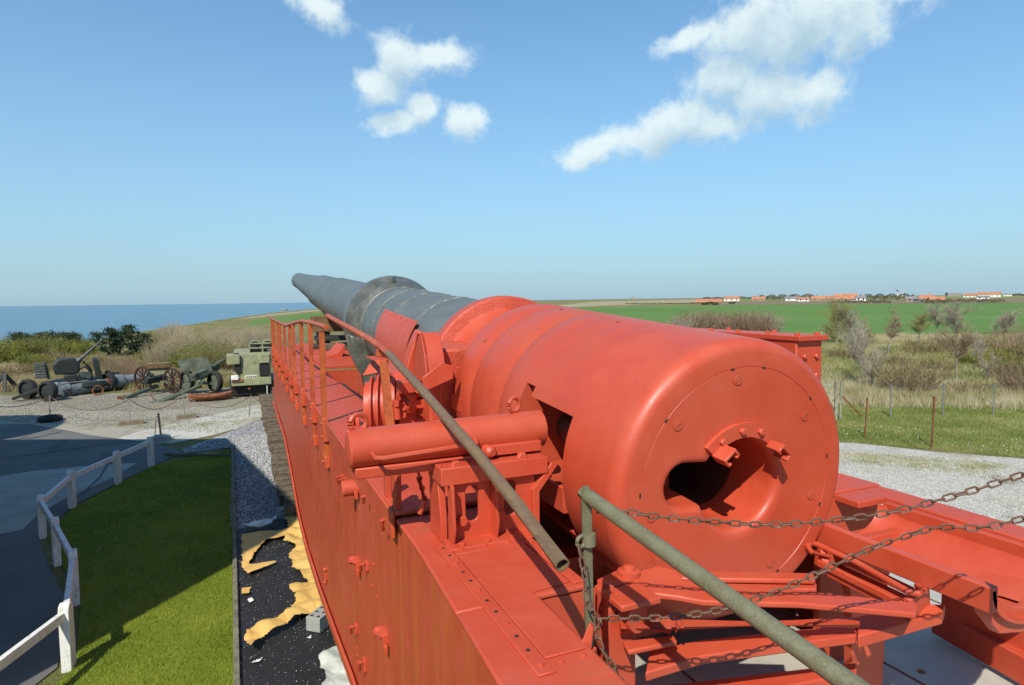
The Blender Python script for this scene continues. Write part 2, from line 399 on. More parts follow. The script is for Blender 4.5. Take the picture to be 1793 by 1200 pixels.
def asphalt_mat():
    m, nt, b = mat('worn_asphalt', .85, spec=.3); p = pos(nt)
    n = noise(nt, p, .5, 5, .6); n2 = noise(nt, p, 70, 3, .7); n3 = noise(nt, pos(nt, (1, .35, 1)), 1.3, 5, .65)
    c = ramp(nt, n.outputs['Fac'], [(.3, (.11, .108, .10)), (.7, (.19, .185, .17))])
    c = mixc(nt, math_(nt, 'MULTIPLY', smooth(nt, n3.outputs['Fac'], .56, .62), .6), c, (.07, .07, .072))
    c = mixc(nt, math_(nt, 'MULTIPLY', n2.outputs['Fac'], .6), c, (.06, .06, .06))
    nt.links.new(c, b.inputs['Base Color']); bump(nt, b, n2.outputs['Fac'], .5, .01); return m
M['ground'] = ground_mat()
M['wheat'] = field_mat('young_wheat', (.085, .17, .03), (.12, .21, .042))
M['plough'] = field_mat('ploughed_earth', (.17, .125, .085), (.23, .175, .12))
M['stubble'] = field_mat('dry_stubble', (.28, .25, .14), (.36, .31, .18))
M['turf'] = field_mat('downland_turf', (.14, .19, .055), (.22, .24, .085))
M['gravel'] = gravel_mat('yard_gravel', (.165, .145, .11), (.25, .225, .17), (.37, .34, .27), (.28, .235, .16), .5, 40, .35)
M['gravel_pale'] = gravel_mat('pale_limestone_grit', (.40, .375, .31), (.54, .51, .44), (.68, .65, .58), (.44, .41, .33), .6, 60, .25)
M['gravel_right'] = gravel_mat('washed_gravel', (.30, .285, .235), (.46, .445, .385), (.64, .625, .56), (.36, .33, .24), .45, 48, .75)
M['ballast'] = gravel_mat('grey_ballast', (.10, .10, .10), (.24, .24, .235), (.50, .50, .49), (.25, .25, .24), .9, 26)
M['asphalt'] = asphalt_mat()
M['path'] = gravel_mat('trodden_chalk_path', (.30, .27, .205), (.39, .355, .28), (.48, .445, .36), (.32, .28, .20), .4, 75, .2)
def sea_mat():
    m, nt, b = mat('channel_water', .22, spec=.5); p = pos(nt, (.004, .0012, .01))
    n = noise(nt, p, 1.0, 5, .6)
    nt.links.new(ramp(nt, n.outputs['Fac'], [(.35, (.020, .085, .15)), (.65, (.028, .115, .185))]), b.inputs['Base Color'])
    w = noise(nt, pos(nt, (.05, .05, .05)), 1.0, 4, .6); bump(nt, b, w.outputs['Fac'], .8, 3.0); return m
M['sea'] = sea_mat()

coast_px = [(130, 600), (270, 577), (330, 569), (400, 558), (480, 547.5), (540, 541.5), (640, 535), (800, 529.5), (950, 526.2)]
coast = [(-900, -900), (-160, -120), (-60, 30), (-30, 62)] + [tuple(P(x, y, 0)[:2]) for x, y in coast_px] + [(2600, 4300), (5200, 6400), (9000, 7800)]
gpts = coast + [(9000, -900)]
gz = [0.0] * len(gpts)
g = sheet('ground', gpts, 0.0, M['ground'])
# the land falls from its edge to the beach
mb = MB(); k = len(coast)
out = []
for i, (x, y) in enumerate(coast):
    a = Vector(coast[max(i-1, 0)]); b_ = Vector(coast[min(i+1, k-1)]); t = (b_ - a).normalized(); out.append((x - t.y * 45, y + t.x * 45))
mb.add([(x, y, 0.0) for x, y in coast] + [(x, y, -32.0) for x, y in out], [(i, i+1, k+i+1, k+i) for i in range(k - 1)])
setp(mb.build('hillside', M['turf'], sm=0), kind='structure')
sheet('sea', [(-60000, -60000), (90000, -60000), (90000, 90000), (-60000, 90000)], -30.0, M['sea'])

def pxpoly(name, pts, z, mt): return sheet(name, [tuple(P(x, y, 0)[:2]) for x, y in pts], z, mt)
# fields towards the village and on the headland
pxpoly('field', [(700, 548), (930, 541), (1100, 537.5), (1300, 534), (1500, 533), (1793, 530.5), (2300, 526), (2900, 522), (2900, 572), (2300, 576), (1900, 578), (1700, 584), (1440, 586), (1250, 582), (1050, 580), (800, 572)], .03, M['wheat'])
pxpoly('field', [(1230, 532.2), (1300, 529.8), (1520, 527.5), (1793, 525.5), (1793, 529.6), (1520, 532), (1290, 533.3), (1230, 534)], .04, M['plough'])
pxpoly('field', [(960, 537), (1040, 528.5), (1225, 524.5), (1225, 529.5), (1090, 534.5), (960, 540)], .05, M['stubble'])
pxpoly('field', [(432, 572), (545, 557), (640, 548), (640, 543.5), (545, 549), (440, 562)], .03, M['wheat'])
pxpoly('field', [(400, 562), (545, 546), (640, 541), (640, 539), (545, 543.3), (470, 551)], .03, M['stubble'])
pxpoly('field', [(1225, 523.8), (1500, 519.6), (1793, 516.6), (1793, 521), (1500, 524.5), (1225, 527.5)], .05, M['turf'])

# yard: gravel, chalk path, asphalt, lawn, ballast
pxpoly('yard_gravel', [(-260, 692), (-20, 690), (70, 698), (170, 690), (300, 686), (400, 679), (500, 680), (700, 700), (520, 735), (420, 740), (300, 752), (200, 745), (-20, 738), (-260, 745)], .004, M['gravel'])
pxpoly('path', [(-260, 712), (-20, 706), (120, 716), (230, 722), (330, 716), (420, 700), (520, 692), (520, 724), (440, 742), (330, 762), (290, 775), (240, 788), (-260, 790)], .008, M['path'])
sheet('road', [(-30, 27.5), (-8.3, 26.0), (-6.6, 25.4), (-5.2, 23.6), (-4.2, 22.2), (-2.9, 20.8), (-2.0, 19.6), (-1.55, 18.6), (-2.05, 17.3), (-2.62, 15.9), (-3.15, 14.4), (-3.25, 12.75), (-2.75, 11.2), (-2.2, 9.7), (-1.95, 8.0), (-2.6, 6.6), (-3.6, 4.6), (-30, 3)], .016, M['asphalt'])
M['slab'] = simple('worn_concrete_slab', (.30, .285, .25), .85, .25, 2.0, bmp=.3)
pxpoly('concrete_strip', [(-60, 845), (60, 826), (150, 818), (240, 812), (200, 838), (120, 872), (70, 900), (40, 930), (-60, 950)], .022, M['slab'])
sheet('pale_grit', [(-.9, 20.6), (.2, 21.9), (2.2, 25.4), (2.2, 28.0), (.6, 26.2), (-1.2, 24.2), (-2.9, 22.4), (-3.5, 21.2), (-1.9, 19.9)], .012, M['gravel_pale'])
sheet('ballast_bed', [(-.33, 11.6), (3.6, 11.6), (3.6, 28), (1.2, 24.6), (-.6, 20.6), (-1.6, 19.0), (-1.45, 18.45), (-.38, 18.6)], .014, M['ballast'])
pxpoly('gravel_apron', [(560, 760), (1500, 776), (1640, 792), (1900, 812), (2600, 900), (2600, 2600), (1000, 2600)], .004, M['gravel_right'])
# ------------------------------------------------------------------ the railway gun
GX, GE = 1.86, R(4.17)
AO = Vector((GX, 2.0, 3.135)); AD = Vector((0, math.cos(GE), math.sin(GE))); AU = Vector((0, -math.sin(GE), math.cos(GE))); AXX = Vector((1, 0, 0))
def A(s, u=0.0, v=0.0): return AO + AD * s + AXX * u + AU * v
def AR(s, r, deg): return A(s, r * math.cos(R(deg)), r * math.sin(R(deg)))
DZ = 2.9                                       # deck height
XL, XR = .64, 3.08                             # faces of the two side girders
gun = empty('railway_gun', (GX, 8.0, 0), 'huge red and grey railway gun with its long barrel raised over the deck', 'railway gun')
def bolt_mesh(name, r, h, mt, n=6):
    mb = MB(); mb.lathe([(0, r), (h * .8, r), (h, r * .8)], (0, 0, 0), (0, 0, 1), n, up=(0, 1, 0))
    o = mb.build(name, mt, sm=30); me = o.data; bpy.data.objects.remove(o); return me
ME_BOLT = bolt_mesh('bolt', .013, .012, M['red']); ME_BIG = bolt_mesh('bolt', .024, .026, M['red']); ME_RIV = bolt_mesh('rivet', .010, .006, M['red'], 8)
ME_MID = bolt_mesh('bolt', .015, .016, M['red']); ME_HOLE = bolt_mesh('bolt_hole', .007, .0015, M['dark'], 8)
def bolt(p, n, big=False, parent=gun, me=None): return place('bolt' if me is not ME_RIV else 'rivet', me or (ME_BIG if big else ME_BOLT), frame(p, n), parent)

# barrel (grey), lathed round the axis
prof = [(2.64, .535), (3.6, .53), (3.61, .537), (3.66, .537), (3.67, .528), (4.5, .522), (4.51, .529), (4.55, .529), (4.56, .52), (5.2, .515), (5.21, .524), (5.25, .524), (5.26, .513),
        (5.9, .508), (5.91, .52), (5.98, .52), (5.99, .505), (6.9, .50), (6.91, .515), (7.05, .515), (7.06, .458), (9.0, .448), (11.15, .437), (11.2, .412), (14.0, .396), (14.08, .366), (17.5, .30), (20.2, .245), (20.25, .255), (20.5, .255), (20.5, .142), (19.5, .142)]
barrel = MB().lathe([(s, r) for s, r in prof], AO, AD, 72, cap=False).build('barrel', M['grey'], gun, sm=25)
# welding seams round the barrel, uneven beads
def seam(s, r, a0, a1, seed, th=.012):
    rr = random.Random(seed); pts = []; rs = []
    n = int((a1 - a0) / 2)
    for i in range(n + 1):
        a = a0 + (a1 - a0) * i / n; pts.append(AR(s + rr.uniform(-.008, .008), r, a)); rs.append(th * max(.02, .75 * math.sin(i * .23 + seed * 2) * math.sin(i * .71 + seed) + rr.uniform(.1, .55)))
    return MB().tube(pts, rs, 6).build('weld_seam', M['grey_tip'], barrel)
for i, (s, r, a0, a1) in enumerate([(3.55, .531, 20, 200), (4.46, .524, 20, 200), (5.16, .517, 20, 200), (5.86, .51, 20, 200), (6.5, .52, 10, 195)]): seam(s, r, a0, a1, i)
# big cast collar carrying the barrel, with its bearing bracket down to the deck
collar = MB().lathe([(6.06, .50), (6.08, .545), (6.2, .56), (6.32, .625), (6.36, .635), (6.50, .635), (6.53, .61), (6.54, .50)], AO, AD, 72, cap=False).build('collar', M['grey_cast'], gun, sm=40)
MB().lathe([(0, .055), (.06, .05), (.09, .03)], AR(6.2, .55, 97), AU - AD * .3, 10).build('lug', M['grey_cast'], collar)
bp = [(-.62, 3.5), (-.605, 3.3), (-.53, 3.12), (-.45, 2.97), (-.41, 2.75), (-.34, 2.5), (-.12, 2.5), (-.2, 2.9), (-.3, 3.1), (-.42, 3.4)]
for sgn in (1, -1):
    poly = [(sgn * a, b) for a, b in bp]
    if sgn < 0: poly = poly[::-1]
    MB().prism(poly, (GX, 8.38, 0), (1, 0, 0), (0, 0, 1), .34).build('bearing_bracket', M['grey_cast'], gun, bevel=.03, sm=50)
    MB().prism([(sgn * a * 1.07, b) for a, b in bp[:7]] if sgn > 0 else [(sgn * a * 1.07, b) for a, b in bp[:7]][::-1], (GX, 8.10, 0), (1, 0, 0), (0, 0, 1), .07).build('bracket_flange', M['grey_cast'], gun, bevel=.015, sm=50)

# breech: jacket with rounded end, the loading hole in the end face and the wedge opening on its left side
N = 144
JR = .60
def hole_r(a, grow=0.0):
    """star-shaped outline of the loading hole: round mouth with a lobe to the left for the wedge"""
    r0 = .195 + grow; best = r0
    for t in np.linspace(0, 1, 15):
        c = np.array([-.275 * t, .025 * t]); rad = (.088 if t > .05 else 0) + grow
        if rad <= 0: continue
        d = np.array([math.cos(a), math.sin(a)]); bq = np.dot(d, c); disc = bq * bq - (np.dot(c, c) - rad * rad)
        if disc >= 0: best = max(best, bq + math.sqrt(disc))
    return best
V = []; F = []
def ringpts(fn): return [V.append(tuple(A(*fn(2 * math.pi * k / N)))) or len(V) - 1 for k in range(N)]
def bridge(a, b):
    for k in range(N): F.append((a[k], a[(k+1) % N], b[(k+1) % N], b[k]))
seq = []
for t in np.linspace(0, 1, 7):                # rounded rim
    q = t * math.pi / 2; seq.append((.065 * (1 - math.sin(q)) , JR - .05 * (1 - math.cos(q))))
rings = [ringpts(lambda a, s=s, r=r: (s, r * math.cos(a), r * math.sin(a))) for s, r in seq]
for s, r in [(0, .490), (.0022, .4885), (.0022, .487), (0, .4855)]:
    rings.append(ringpts(lambda a, s=s, r=r: (s, r * math.cos(a), r * math.sin(a))))
for t in (.35, .7, .9):
    rings.append(ringpts(lambda a, t=t: (0, ((1-t) * .4855 + t * hole_r(a, .030)) * math.cos(a), ((1-t) * .4855 + t * hole_r(a, .030)) * math.sin(a))))
for s, gr in [(0, .024), (.004, .016), (.012, .008), (.024, .003), (.045, 0), (.26, -.002)]:
    rings.append(ringpts(lambda a, s=s, gr=gr: (s, hole_r(a, gr) * math.cos(a), hole_r(a, gr) * math.sin(a))))
for a, b in zip(rings[:-1], rings[1:]): bridge(a, b)
# chamber behind the mouth, the shade of its depth put into the colour
def lane(s, gr): return [A(s, hole_r(2*math.pi*k/N, gr) * math.cos(2*math.pi*k/N), hole_r(2*math.pi*k/N, gr) * math.sin(2*math.pi*k/N)) for k in range(N)]
def circ_(s, r): return [A(s, r * math.cos(2*math.pi*k/N), r * math.sin(2*math.pi*k/N)) for k in range(N)]
CH = [lane(.259, -.001), lane(1.1, -.004), circ_(1.101, .16), circ_(1.9, .15), circ_(1.9, .001)]
# outer skin in a grid so that the wedge opening can be left out
ss = [.065, .2, .42, .46, .55, .65, .75, .85, .95, 1.0, 1.18, 1.184, 1.192, 1.196, 1.4, 1.62, 1.624, 1.634, 1.638, 1.93, 1.97]
grid = []
def jr(s): return .5982 if (1.183 < s < 1.193 or 1.623 < s < 1.635) else (JR if s < 1.95 else .585)
for s in ss: grid.append([V.append(tuple(A(s, jr(s) * math.cos(2*math.pi*k/N), jr(s) * math.sin(2*math.pi*k/N)))) or len(V) - 1 for k in range(N)])
K0, K1 = int(157 / 360 * N), int(215 / 360 * N)
removed = set()
for i in range(len(ss) - 1):
    for k in range(N):
        kk0 = K0 + (1 if ss[i] < .84 else -1)
        if 2 <= i <= 7 and kk0 <= k < K1: removed.add((i, k)); continue
        F.append((grid[i][(k+1) % N], grid[i][k], grid[i+1][k], grid[i+1][(k+1) % N]))
slot_v, slot_f = [], []                       # walls of the wedge slot: every edge of the opening runs straight into the jacket
def slot_wall(i0, k0, i1, k1):
    b_ = len(slot_v)
    for i_, k_ in ((i0, k0), (i1, k1)):
        a_ = 2 * math.pi * k_ / N; slot_v.append(tuple(A(ss[i_], JR * math.cos(a_), JR * math.sin(a_)))); slot_v.append(tuple(A(ss[i_], -.03, JR * math.sin(a_))))
    slot_f.append((b_, b_+2, b_+3, b_+1))
for i, k in removed:
    if (i-1, k) not in removed: slot_wall(i, k, i, k+1)
    if (i+1, k) not in removed: slot_wall(i+1, k, i+1, k+1)
    if (i, k-1) not in removed: slot_wall(i, k, i+1, k)
    if (i, k+1) not in removed: slot_wall(i, k+1, i+1, k+1)
grid = grid[-1:]; NV, NF = [], []
for s, r, in [(1.965, .586), (1.975, .54), (2.02, .50), (2.30, .485), (2.40, .495), (2.455, .53), (2.475, .60), (2.49, .612), (2.60, .612), (2.625, .60), (2.625, .50)]:
    NV.append([tuple(A(s, r * math.cos(2*math.pi*k/N), r * math.sin(2*math.pi*k/N))) for k in range(N)])
for i in range(len(NV) - 1):
    for k in range(N): NF.append((i*N + (k+1) % N, i*N + k, (i+1)*N + k, (i+1)*N + (k+1) % N))
bm_ = MB(); bm_.v = V; bm_.f = F
breech = bm_.build('breech', M['red'], gun, sm=30)
MB().add([p for l in NV for p in l], NF).build('breech_neck', M['red_cast'], gun, sm=28)
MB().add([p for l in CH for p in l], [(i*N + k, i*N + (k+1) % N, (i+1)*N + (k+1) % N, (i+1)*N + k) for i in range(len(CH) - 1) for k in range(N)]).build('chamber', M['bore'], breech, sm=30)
# walls of the wedge slot seen through the opening
MB().add(slot_v, slot_f).build('wedge_slot', M['red'], breech, sm=0)
MB().add([A(.40, -.03, -.4), A(1.0, -.03, -.4), A(1.0, -.03, .3), A(.40, -.03, .3)], [(0, 1, 2, 3)]).build('slot_back', M['dark'], breech, sm=0)
MB().box(A(.68, -.42, -.18), (.30, .45, .12)).build('wedge_ledge', M['red'], breech, bevel=.006)
# face furniture: arc plate with bolts, two claws, keys and slotted plugs round the seat ring
arc = []
for a in np.linspace(138, 38, 16): arc.append((.262 * math.cos(R(a)), .262 * math.sin(R(a))))
for a in np.linspace(38, 138, 16): arc.append((.203 * math.cos(R(a)), .203 * math.sin(R(a))))
plate = MB().prism(arc[::-1], A(0), AXX, AU, -.001).build('arc_plate', M['red'], breech)
me = plate.data; bpy.data.objects.remove(plate)
V2 = [A(-.018, a, b) for a, b in arc] + [A(0.001, a, b) for a, b in arc]; n2 = len(arc)
plate = MB().add(V2, [tuple(range(n2)), tuple(range(2*n2-1, n2-1, -1))] + [(i, n2+i, n2+(i+1) % n2, (i+1) % n2) for i in range(n2)]).build('arc_plate', M['red'], breech, sm=30)
for a in (122, 96, 72): place('bolt', ME_MID, frame(A(-.018, .232 * math.cos(R(a)), .232 * math.sin(R(a))), -AD), breech)
def claw(ang, tilt):
    c0 = A(-.018, .215 * math.cos(R(ang)), .215 * math.sin(R(ang))); rad = AXX * math.cos(R(ang)) + AU * math.sin(R(ang)); tan = AXX * math.sin(R(ang)) - AU * math.cos(R(ang))
    Mx = Matrix((tan, rad, -AD)).transposed()
    mb = MB(); mb.box(c0 - AD * .037, (.07, .013, .075), Mx)
    for sg in (-1, 1): mb.box(c0 - AD * .037 - rad * .015 + tan * sg * .030, (.010, .034, .075), Mx)
    mb.box(c0 - AD * .064 - rad * .030 + tan * .024, (.020, .009, .018), Mx); mb.box(c0 - AD * .064 - rad * .030 - tan * .024, (.020, .009, .018), Mx)
    return mb.build('claw', M['red'], breech, bevel=.003)
claw(131, 0); claw(45, 0)
for a in (142, 99, 80, 43, 8, -18, -60, 178):
    p = A(-.001, .488 * math.cos(R(a)), .488 * math.sin(R(a))); rad = AXX * math.cos(R(a)) + AU * math.sin(R(a)); tan = AXX * math.sin(R(a)) - AU * math.cos(R(a))
    MB().box(p, (.016, .006, .004), Matrix((tan, rad, -AD)).transposed()).build('key_slot', M['dark'], breech, sm=0)
for a, r in ((140, .43), (96, .44), (38, .42), (-14, .42), (-62, .43), (190, .44)):
    p = A(-.0015, r * math.cos(R(a)), r * math.sin(R(a)))
    pl = MB().lathe([(0, .021), (.002, .021), (.003, .018), (.0025, .018), (.0025, .001)], p, -AD, 20, cap=False).build('slotted_plug', M['red'], breech)
    MB().box(p - AD * .003, (.030, .002, .002), Matrix((AXX * .8 + AU * .6, AU * .8 - AXX * .6, -AD)).transposed()).build('slot', M['rust'], pl, sm=0)
MB().lathe([(0, .02), (.03, .015), (.05, .004)], AR(2.1, .535, 80), AU, 10).build('lug', M['red'], breech)
for s, a in ((.8, 100), (1.5, 96), (1.75, 140), (.5, 75)): MB().lathe([(0, .012), (.004, .012), (.005, .002)], AR(s, .599, a), AXX * math.cos(R(a)) + AU * math.sin(R(a)), 8).build('plug', M['rust'], breech)
# rough cast collar under the neck, square shouldered on the walkway side
for sg in (-1, 1):
    poly = [(sg * .38, .30), (sg * .67, .30), (sg * .735, .05), (sg * .735, -.45), (sg * .45, -.6), (sg * .35, -.45)]
    poly = poly if sg > 0 else poly[::-1]
    MB().prism([(u, v) for u, v in poly], A(2.42), AXX, AU, .38).build('cradle_lug', M['red_cast'], gun, bevel=.02, sm=50)

for a0, a1 in ((150, 236), (-56, 30)):      # smooth round bearing plates in front of the rough lugs
    arc_ = [(.80 * math.cos(R(a)), .80 * math.sin(R(a)) - .02) for a in np.linspace(a0, a1, 24)] + [(.5 * math.cos(R(a)), .5 * math.sin(R(a))) for a in np.linspace(a1, a0, 24)]
    MB().prism(arc_, A(2.58), AXX, AU, .14).build('bearing_plate', M['red'], gun, bevel=.012, sm=40)
MB().box(A(2.24, .02, .50), (.05, .36, .10)).build('neck_rib', M['red_cast'], gun, bevel=.01)
# side girders, deck
def xl(y): return XL - .04 * max(0.0, 2.45 - y)
BOT = [(-1.2, 1.25), (4.3, 1.27), (5.4, 1.14), (6.5, 1.04), (7.7, .98), (8.8, 1.04), (10.0, 1.30), (11.4, 1.56), (15.3, 1.63)]
ys_all = np.linspace(-1.2, 15.3, 40)
def bot(y): return float(np.interp(y, [a for a, _ in BOT], [b for _, b in BOT]))
for sg, nm in ((-1, 'left'), (1, 'right')):
    ys = ys_all if sg < 0 else np.linspace(2.3, 15.3, 32)
    mb = MB(); vs = []; fs = []
    for y in ys:
        xo = xl(y) if sg < 0 else 2 * GX - xl(y)
        for z in (DZ - .022, bot(y)): vs.append((xo, y, z))
        for z in (DZ - .022, bot(y)): vs.append((xo - sg * .025, y, z))
    for i in range(len(ys) - 1):
        a, b = i * 4, i * 4 + 4
        fs += [(a, a+1, b+1, b), (a+2, b+2, b+3, a+3), (a+1, a+3, b+3, b+1), (a, b, b+2, a+2)]
    fs += [(0, 2, 3, 1), (len(vs)-4, len(vs)-3, len(vs)-1, len(vs)-2)]
    plate_ = mb.add(vs, fs).build('side_plate', M['red_side'], gun, sm=30)
    mb = MB(); vs = []; fs = []
    for y in ys:
        xo = (xl(y) if sg < 0 else 2 * GX - xl(y)); zb = bot(y)
        for dx, dz in ((.035, .07), (.035, -.012), (-.12, -.012), (-.12, .004), (.012, .004), (.012, .07)): vs.append((xo + sg * dx, y, zb + dz))
    for i in range(len(ys) - 1):
        for k in range(6): a = i*6+k; b = i*6+(k+1) % 6; fs.append((a, b, b+6, a+6))
    mb.add(vs, fs).build('bottom_flange', M['red_side'], gun, bevel=.006, sm=30)
# walkway deck along the camera side and the other side
def deckstrip(name, inner, y0, y1, z, mt=M['red_deck'], flip=False, n=8):
    vs = []; fs = []
    for y in np.linspace(y0, y1, n + 1):
        a, b = xl(y) - .015, inner(y)
        if flip: a, b = 2 * GX - a, 2 * GX - b
        vs += [(a, y, z), (b, y, z), (a, y, z - .022), (b, y, z - .022)]
    for i in range(n):
        q = i * 4; fs += [(q, q+1, q+5, q+4), (q+2, q+6, q+7, q+3), (q, q+4, q+6, q+2), (q+1, q+3, q+7, q+5)]
    fs += [(0, 2, 3, 1), (len(vs)-4, len(vs)-3, len(vs)-1, len(vs)-2)]
    return MB().add(vs, fs).build(name, mt, gun, bevel=.008)
deckstrip('deck_plate', lambda y: .895, -1.2, 1.90, DZ); deckstrip('deck_plate', lambda y: 1.10, 1.902, 2.86, DZ)
deckstrip('deck_plate', lambda y: 1.10, 2.866, 5.3, DZ + .03)
deckstrip('deck_plate', lambda y: 1.16 - .12 * max(0, (y - 6.8) / 2.4) ** 1.5, 5.306, 7.25, DZ)
deckstrip('deck_plate', lambda y: 1.16 - .12 * max(0, (y - 6.8) / 2.4) ** 1.5, 7.256, 9.4, DZ)
for y in np.arange(9.406, 15.3, .84): deckstrip('deck_plate', lambda y: 1.12, y, min(15.3, y + .834), DZ + .003 * (int(y * 7) % 3), n=2)
deckstrip('deck_plate', lambda y: 1.08, 2.3, 4.0, DZ, flip=True); deckstrip('deck_plate', lambda y: 1.08, 4.006, 15.3, DZ, flip=True)
MB().mm(1.12, 2.62, 9.9, 12.4, DZ - .01, DZ + .045).build('cover_plate', M['red_deck'], gun, bevel=.006)
MB().mm(1.12, 2.62, 12.41, 15.3, DZ - .01, DZ + .06).build('cover_plate', M['red_deck'], gun, bevel=.006)
# well between the girders
MB().mm(.87, .893, -1.2, 1.90, 1.3, DZ - .025).build('well_wall', M['red'], gun); MB().mm(.893, 1.12, 1.905, 1.93, 1.5, DZ - .025).build('well_wall', M['red'], gun)
MB().mm(1.09, 1.12, 1.93, 15.2, 1.5, DZ - .025).build('well_wall', M['red'], gun)
MB().mm(2.62, 2.65, 3.2, 15.2, 1.5, DZ - .025).build('well_wall', M['red'], gun)
MB().mm(1.09, 2.65, 3.25, 15.2, 1.42, 1.49).build('well_floor', M['dark'], gun)
def slotted(mb, x0, x1, z0, z1, y, cx, cz, w, h, th):
    """panel facing -Y with a rounded slot through it"""
    n = 40; vs = []
    for k in range(n):
        a = 2 * math.pi * (k + .5) / n; ca, sa = math.cos(a), math.sin(a)
        t = min((x1 - cx) / ca if ca > 1e-6 else 9e9, (x0 - cx) / ca if ca < -1e-6 else 9e9, (z1 - cz) / sa if sa > 1e-6 else 9e9, (z0 - cz) / sa if sa < -1e-6 else 9e9)
        ox, oz = cx + ca * t, cz + sa * t
        r = w / 2; hh = h / 2 - r
        # capsule outline at angle a
        px = r * ca; pz = r * sa + (hh if sa > 0 else -hh)
        if abs(px) < 1e-9: px = 0
        vs.append((ox, oz, cx + px, cz + pz))
    # snap the nearest samples onto the corners
    for X_, Z_ in ((x0, z0), (x1, z0), (x1, z1), (x0, z1)):
        k = min(range(n), key=lambda i: (vs[i][0] - X_) ** 2 + (vs[i][1] - Z_) ** 2); vs[k] = (X_, Z_, vs[k][2], vs[k][3])
    V_ = []
    for yy in (y, y + th):
        V_ += [(a, yy, b) for a, b, _, _ in vs] + [(c, yy, d) for _, _, c, d in vs]
    f = []
    for k in range(n):
        j = (k + 1) % n
        f += [(k, j, n+j, n+k), (2*n+k, 3*n+k, 3*n+j, 2*n+j), (n+k, n+j, 3*n+j, 3*n+k), (k, 2*n+k, 2*n+j, j)]
    mb.add(V_, f)
mb = MB(); slotted(mb, 1.12, 1.62, 1.5, DZ - .03, 9.85, 1.37, 2.42, .22, .5, .03); mb.build('cross_wall', M['red'], gun, sm=30)
mb = MB(); slotted(mb, 1.63, 2.62, 1.5, DZ - .03, 9.85, 1.9, 2.35, .3, .7, .03); mb.build('cross_wall', M['red'], gun, sm=30)
# hatch, rivet strip and seams on the near deck
MB().prism([(.745, 1.54), (.875, 1.54), (.885, 1.92), (1.035, 1.94), (1.035, 2.33), (.745, 2.33)], (0, 0, DZ), (1, 0, 0), (0, 1, 0), .007).build('hatch', M['red_deck'], gun, bevel=.003)
MB().mm(.690, .742, 1.47, 2.44, DZ, DZ + .008).build('rivet_strip', M['red_deck'], gun, bevel=.003)
MB().mm(.746, 1.06, 2.335, 2.40, DZ, DZ + .006).build('rivet_strip', M['red_deck'], gun, bevel=.002)
MB().mm(1.04, 1.085, 1.92, 2.40, DZ, DZ + .008).build('rivet_strip', M['red_deck'], gun, bevel=.002)
for i, y in enumerate(np.linspace(1.51, 2.41, 12)): place('rivet', ME_HOLE if i % 3 else ME_RIV, frame((.716, y, DZ + .008), (0, 0, 1)), gun)
for i, x in enumerate((.78, .88, .98)): place('rivet', ME_RIV, frame((x, 2.37, DZ + .006), (0, 0, 1)), gun)
for y in (1.98, 2.1, 2.2, 2.32): place('rivet', ME_RIV, frame((1.062, y, DZ + .008), (0, 0, 1)), gun)
for x in (.78, .85): place('rivet', ME_RIV, frame((x, 1.515, DZ), (0, 0, 1)), gun)
# fittings on the outside of the girder: hinged catches with rust runs
def catch(px, py, sc=1.0, kind=0):
    p = Vector(PX(px, py, XL)); mb = MB()
    if kind == 0:
        mb.box(p + Vector((-.012, 0, 0)), (.03, .085 * sc, .05 * sc)); mb.tube([p + Vector((-.03, -.03 * sc, .02)), p + Vector((-.05, .05 * sc, .0)), p + Vector((-.03, .10 * sc, -.02 * sc))], .013 * sc, 7)
        mb.lathe([(0, .022 * sc), (.05, .022 * sc)], p + Vector((0, .05 * sc, 0)), (-1, 0, 0), 10); mb.box(p + Vector((-.02, -.07 * sc, -.03 * sc)), (.02, .03 * sc, .04 * sc))
    elif kind == 1:
        mb.box(p + Vector((-.01, 0, 0)), (.02, .05 * sc, .07 * sc)); mb.tube([p + Vector((-.02, -.02, .03 * sc)), p + Vector((-.045, 0, .02 * sc)), p + Vector((-.04, .02, -.04 * sc))], .012 * sc, 7)
    else:
        for dz in (.05, -.05): mb.lathe([(0, .018), (.02, .018), (.03, .01)], p + Vector((0, 0, dz * sc)), (-1, 0, 0), 8)
        mb.box(p + Vector((-.012, -.03, 0)), (.024, .03, .05 * sc))
    mb.build('catch', M['red'], gun, bevel=.003)
for a in [(628, 985, 1.1, 0), (645, 990, .8, 1), (572, 1008, 1.2, 2), (626, 1100, .9, 1), (676, 1112, 1.1, 0), (641, 1163, 1.1, 1), (602, 838, .9, 1), (625, 850, 1.2, 0), (650, 872, .8, 1), (685, 915, 1.0, 1), (606, 842, .7, 1)]: catch(*a)
for px, py in [(655, 988), (652, 1025), (660, 1045), (625, 1135), (626, 1147), (654, 895), (610, 812), (640, 840), (560, 800)]: place('rivet', ME_RIV, frame(PX(px, py, XL), (-1, 0, 0)), gun)
q = Vector(PX(626, 853, XL)); MB().lathe([(0, .05), (.09, .05), (.1, .04)], q, (-1, 0, 0), 16).build('stub', M['red'], gun)
# raised angle at the walkway edge
MB().prism([(0, 0), (.02, 0), (.02, .13), (0, .13)], (XL - .035, 2.87, DZ - .10), (1, 0, 0), (0, 0, 1), -2.43).build('edge_angle', M['red_side'], gun, bevel=.006)

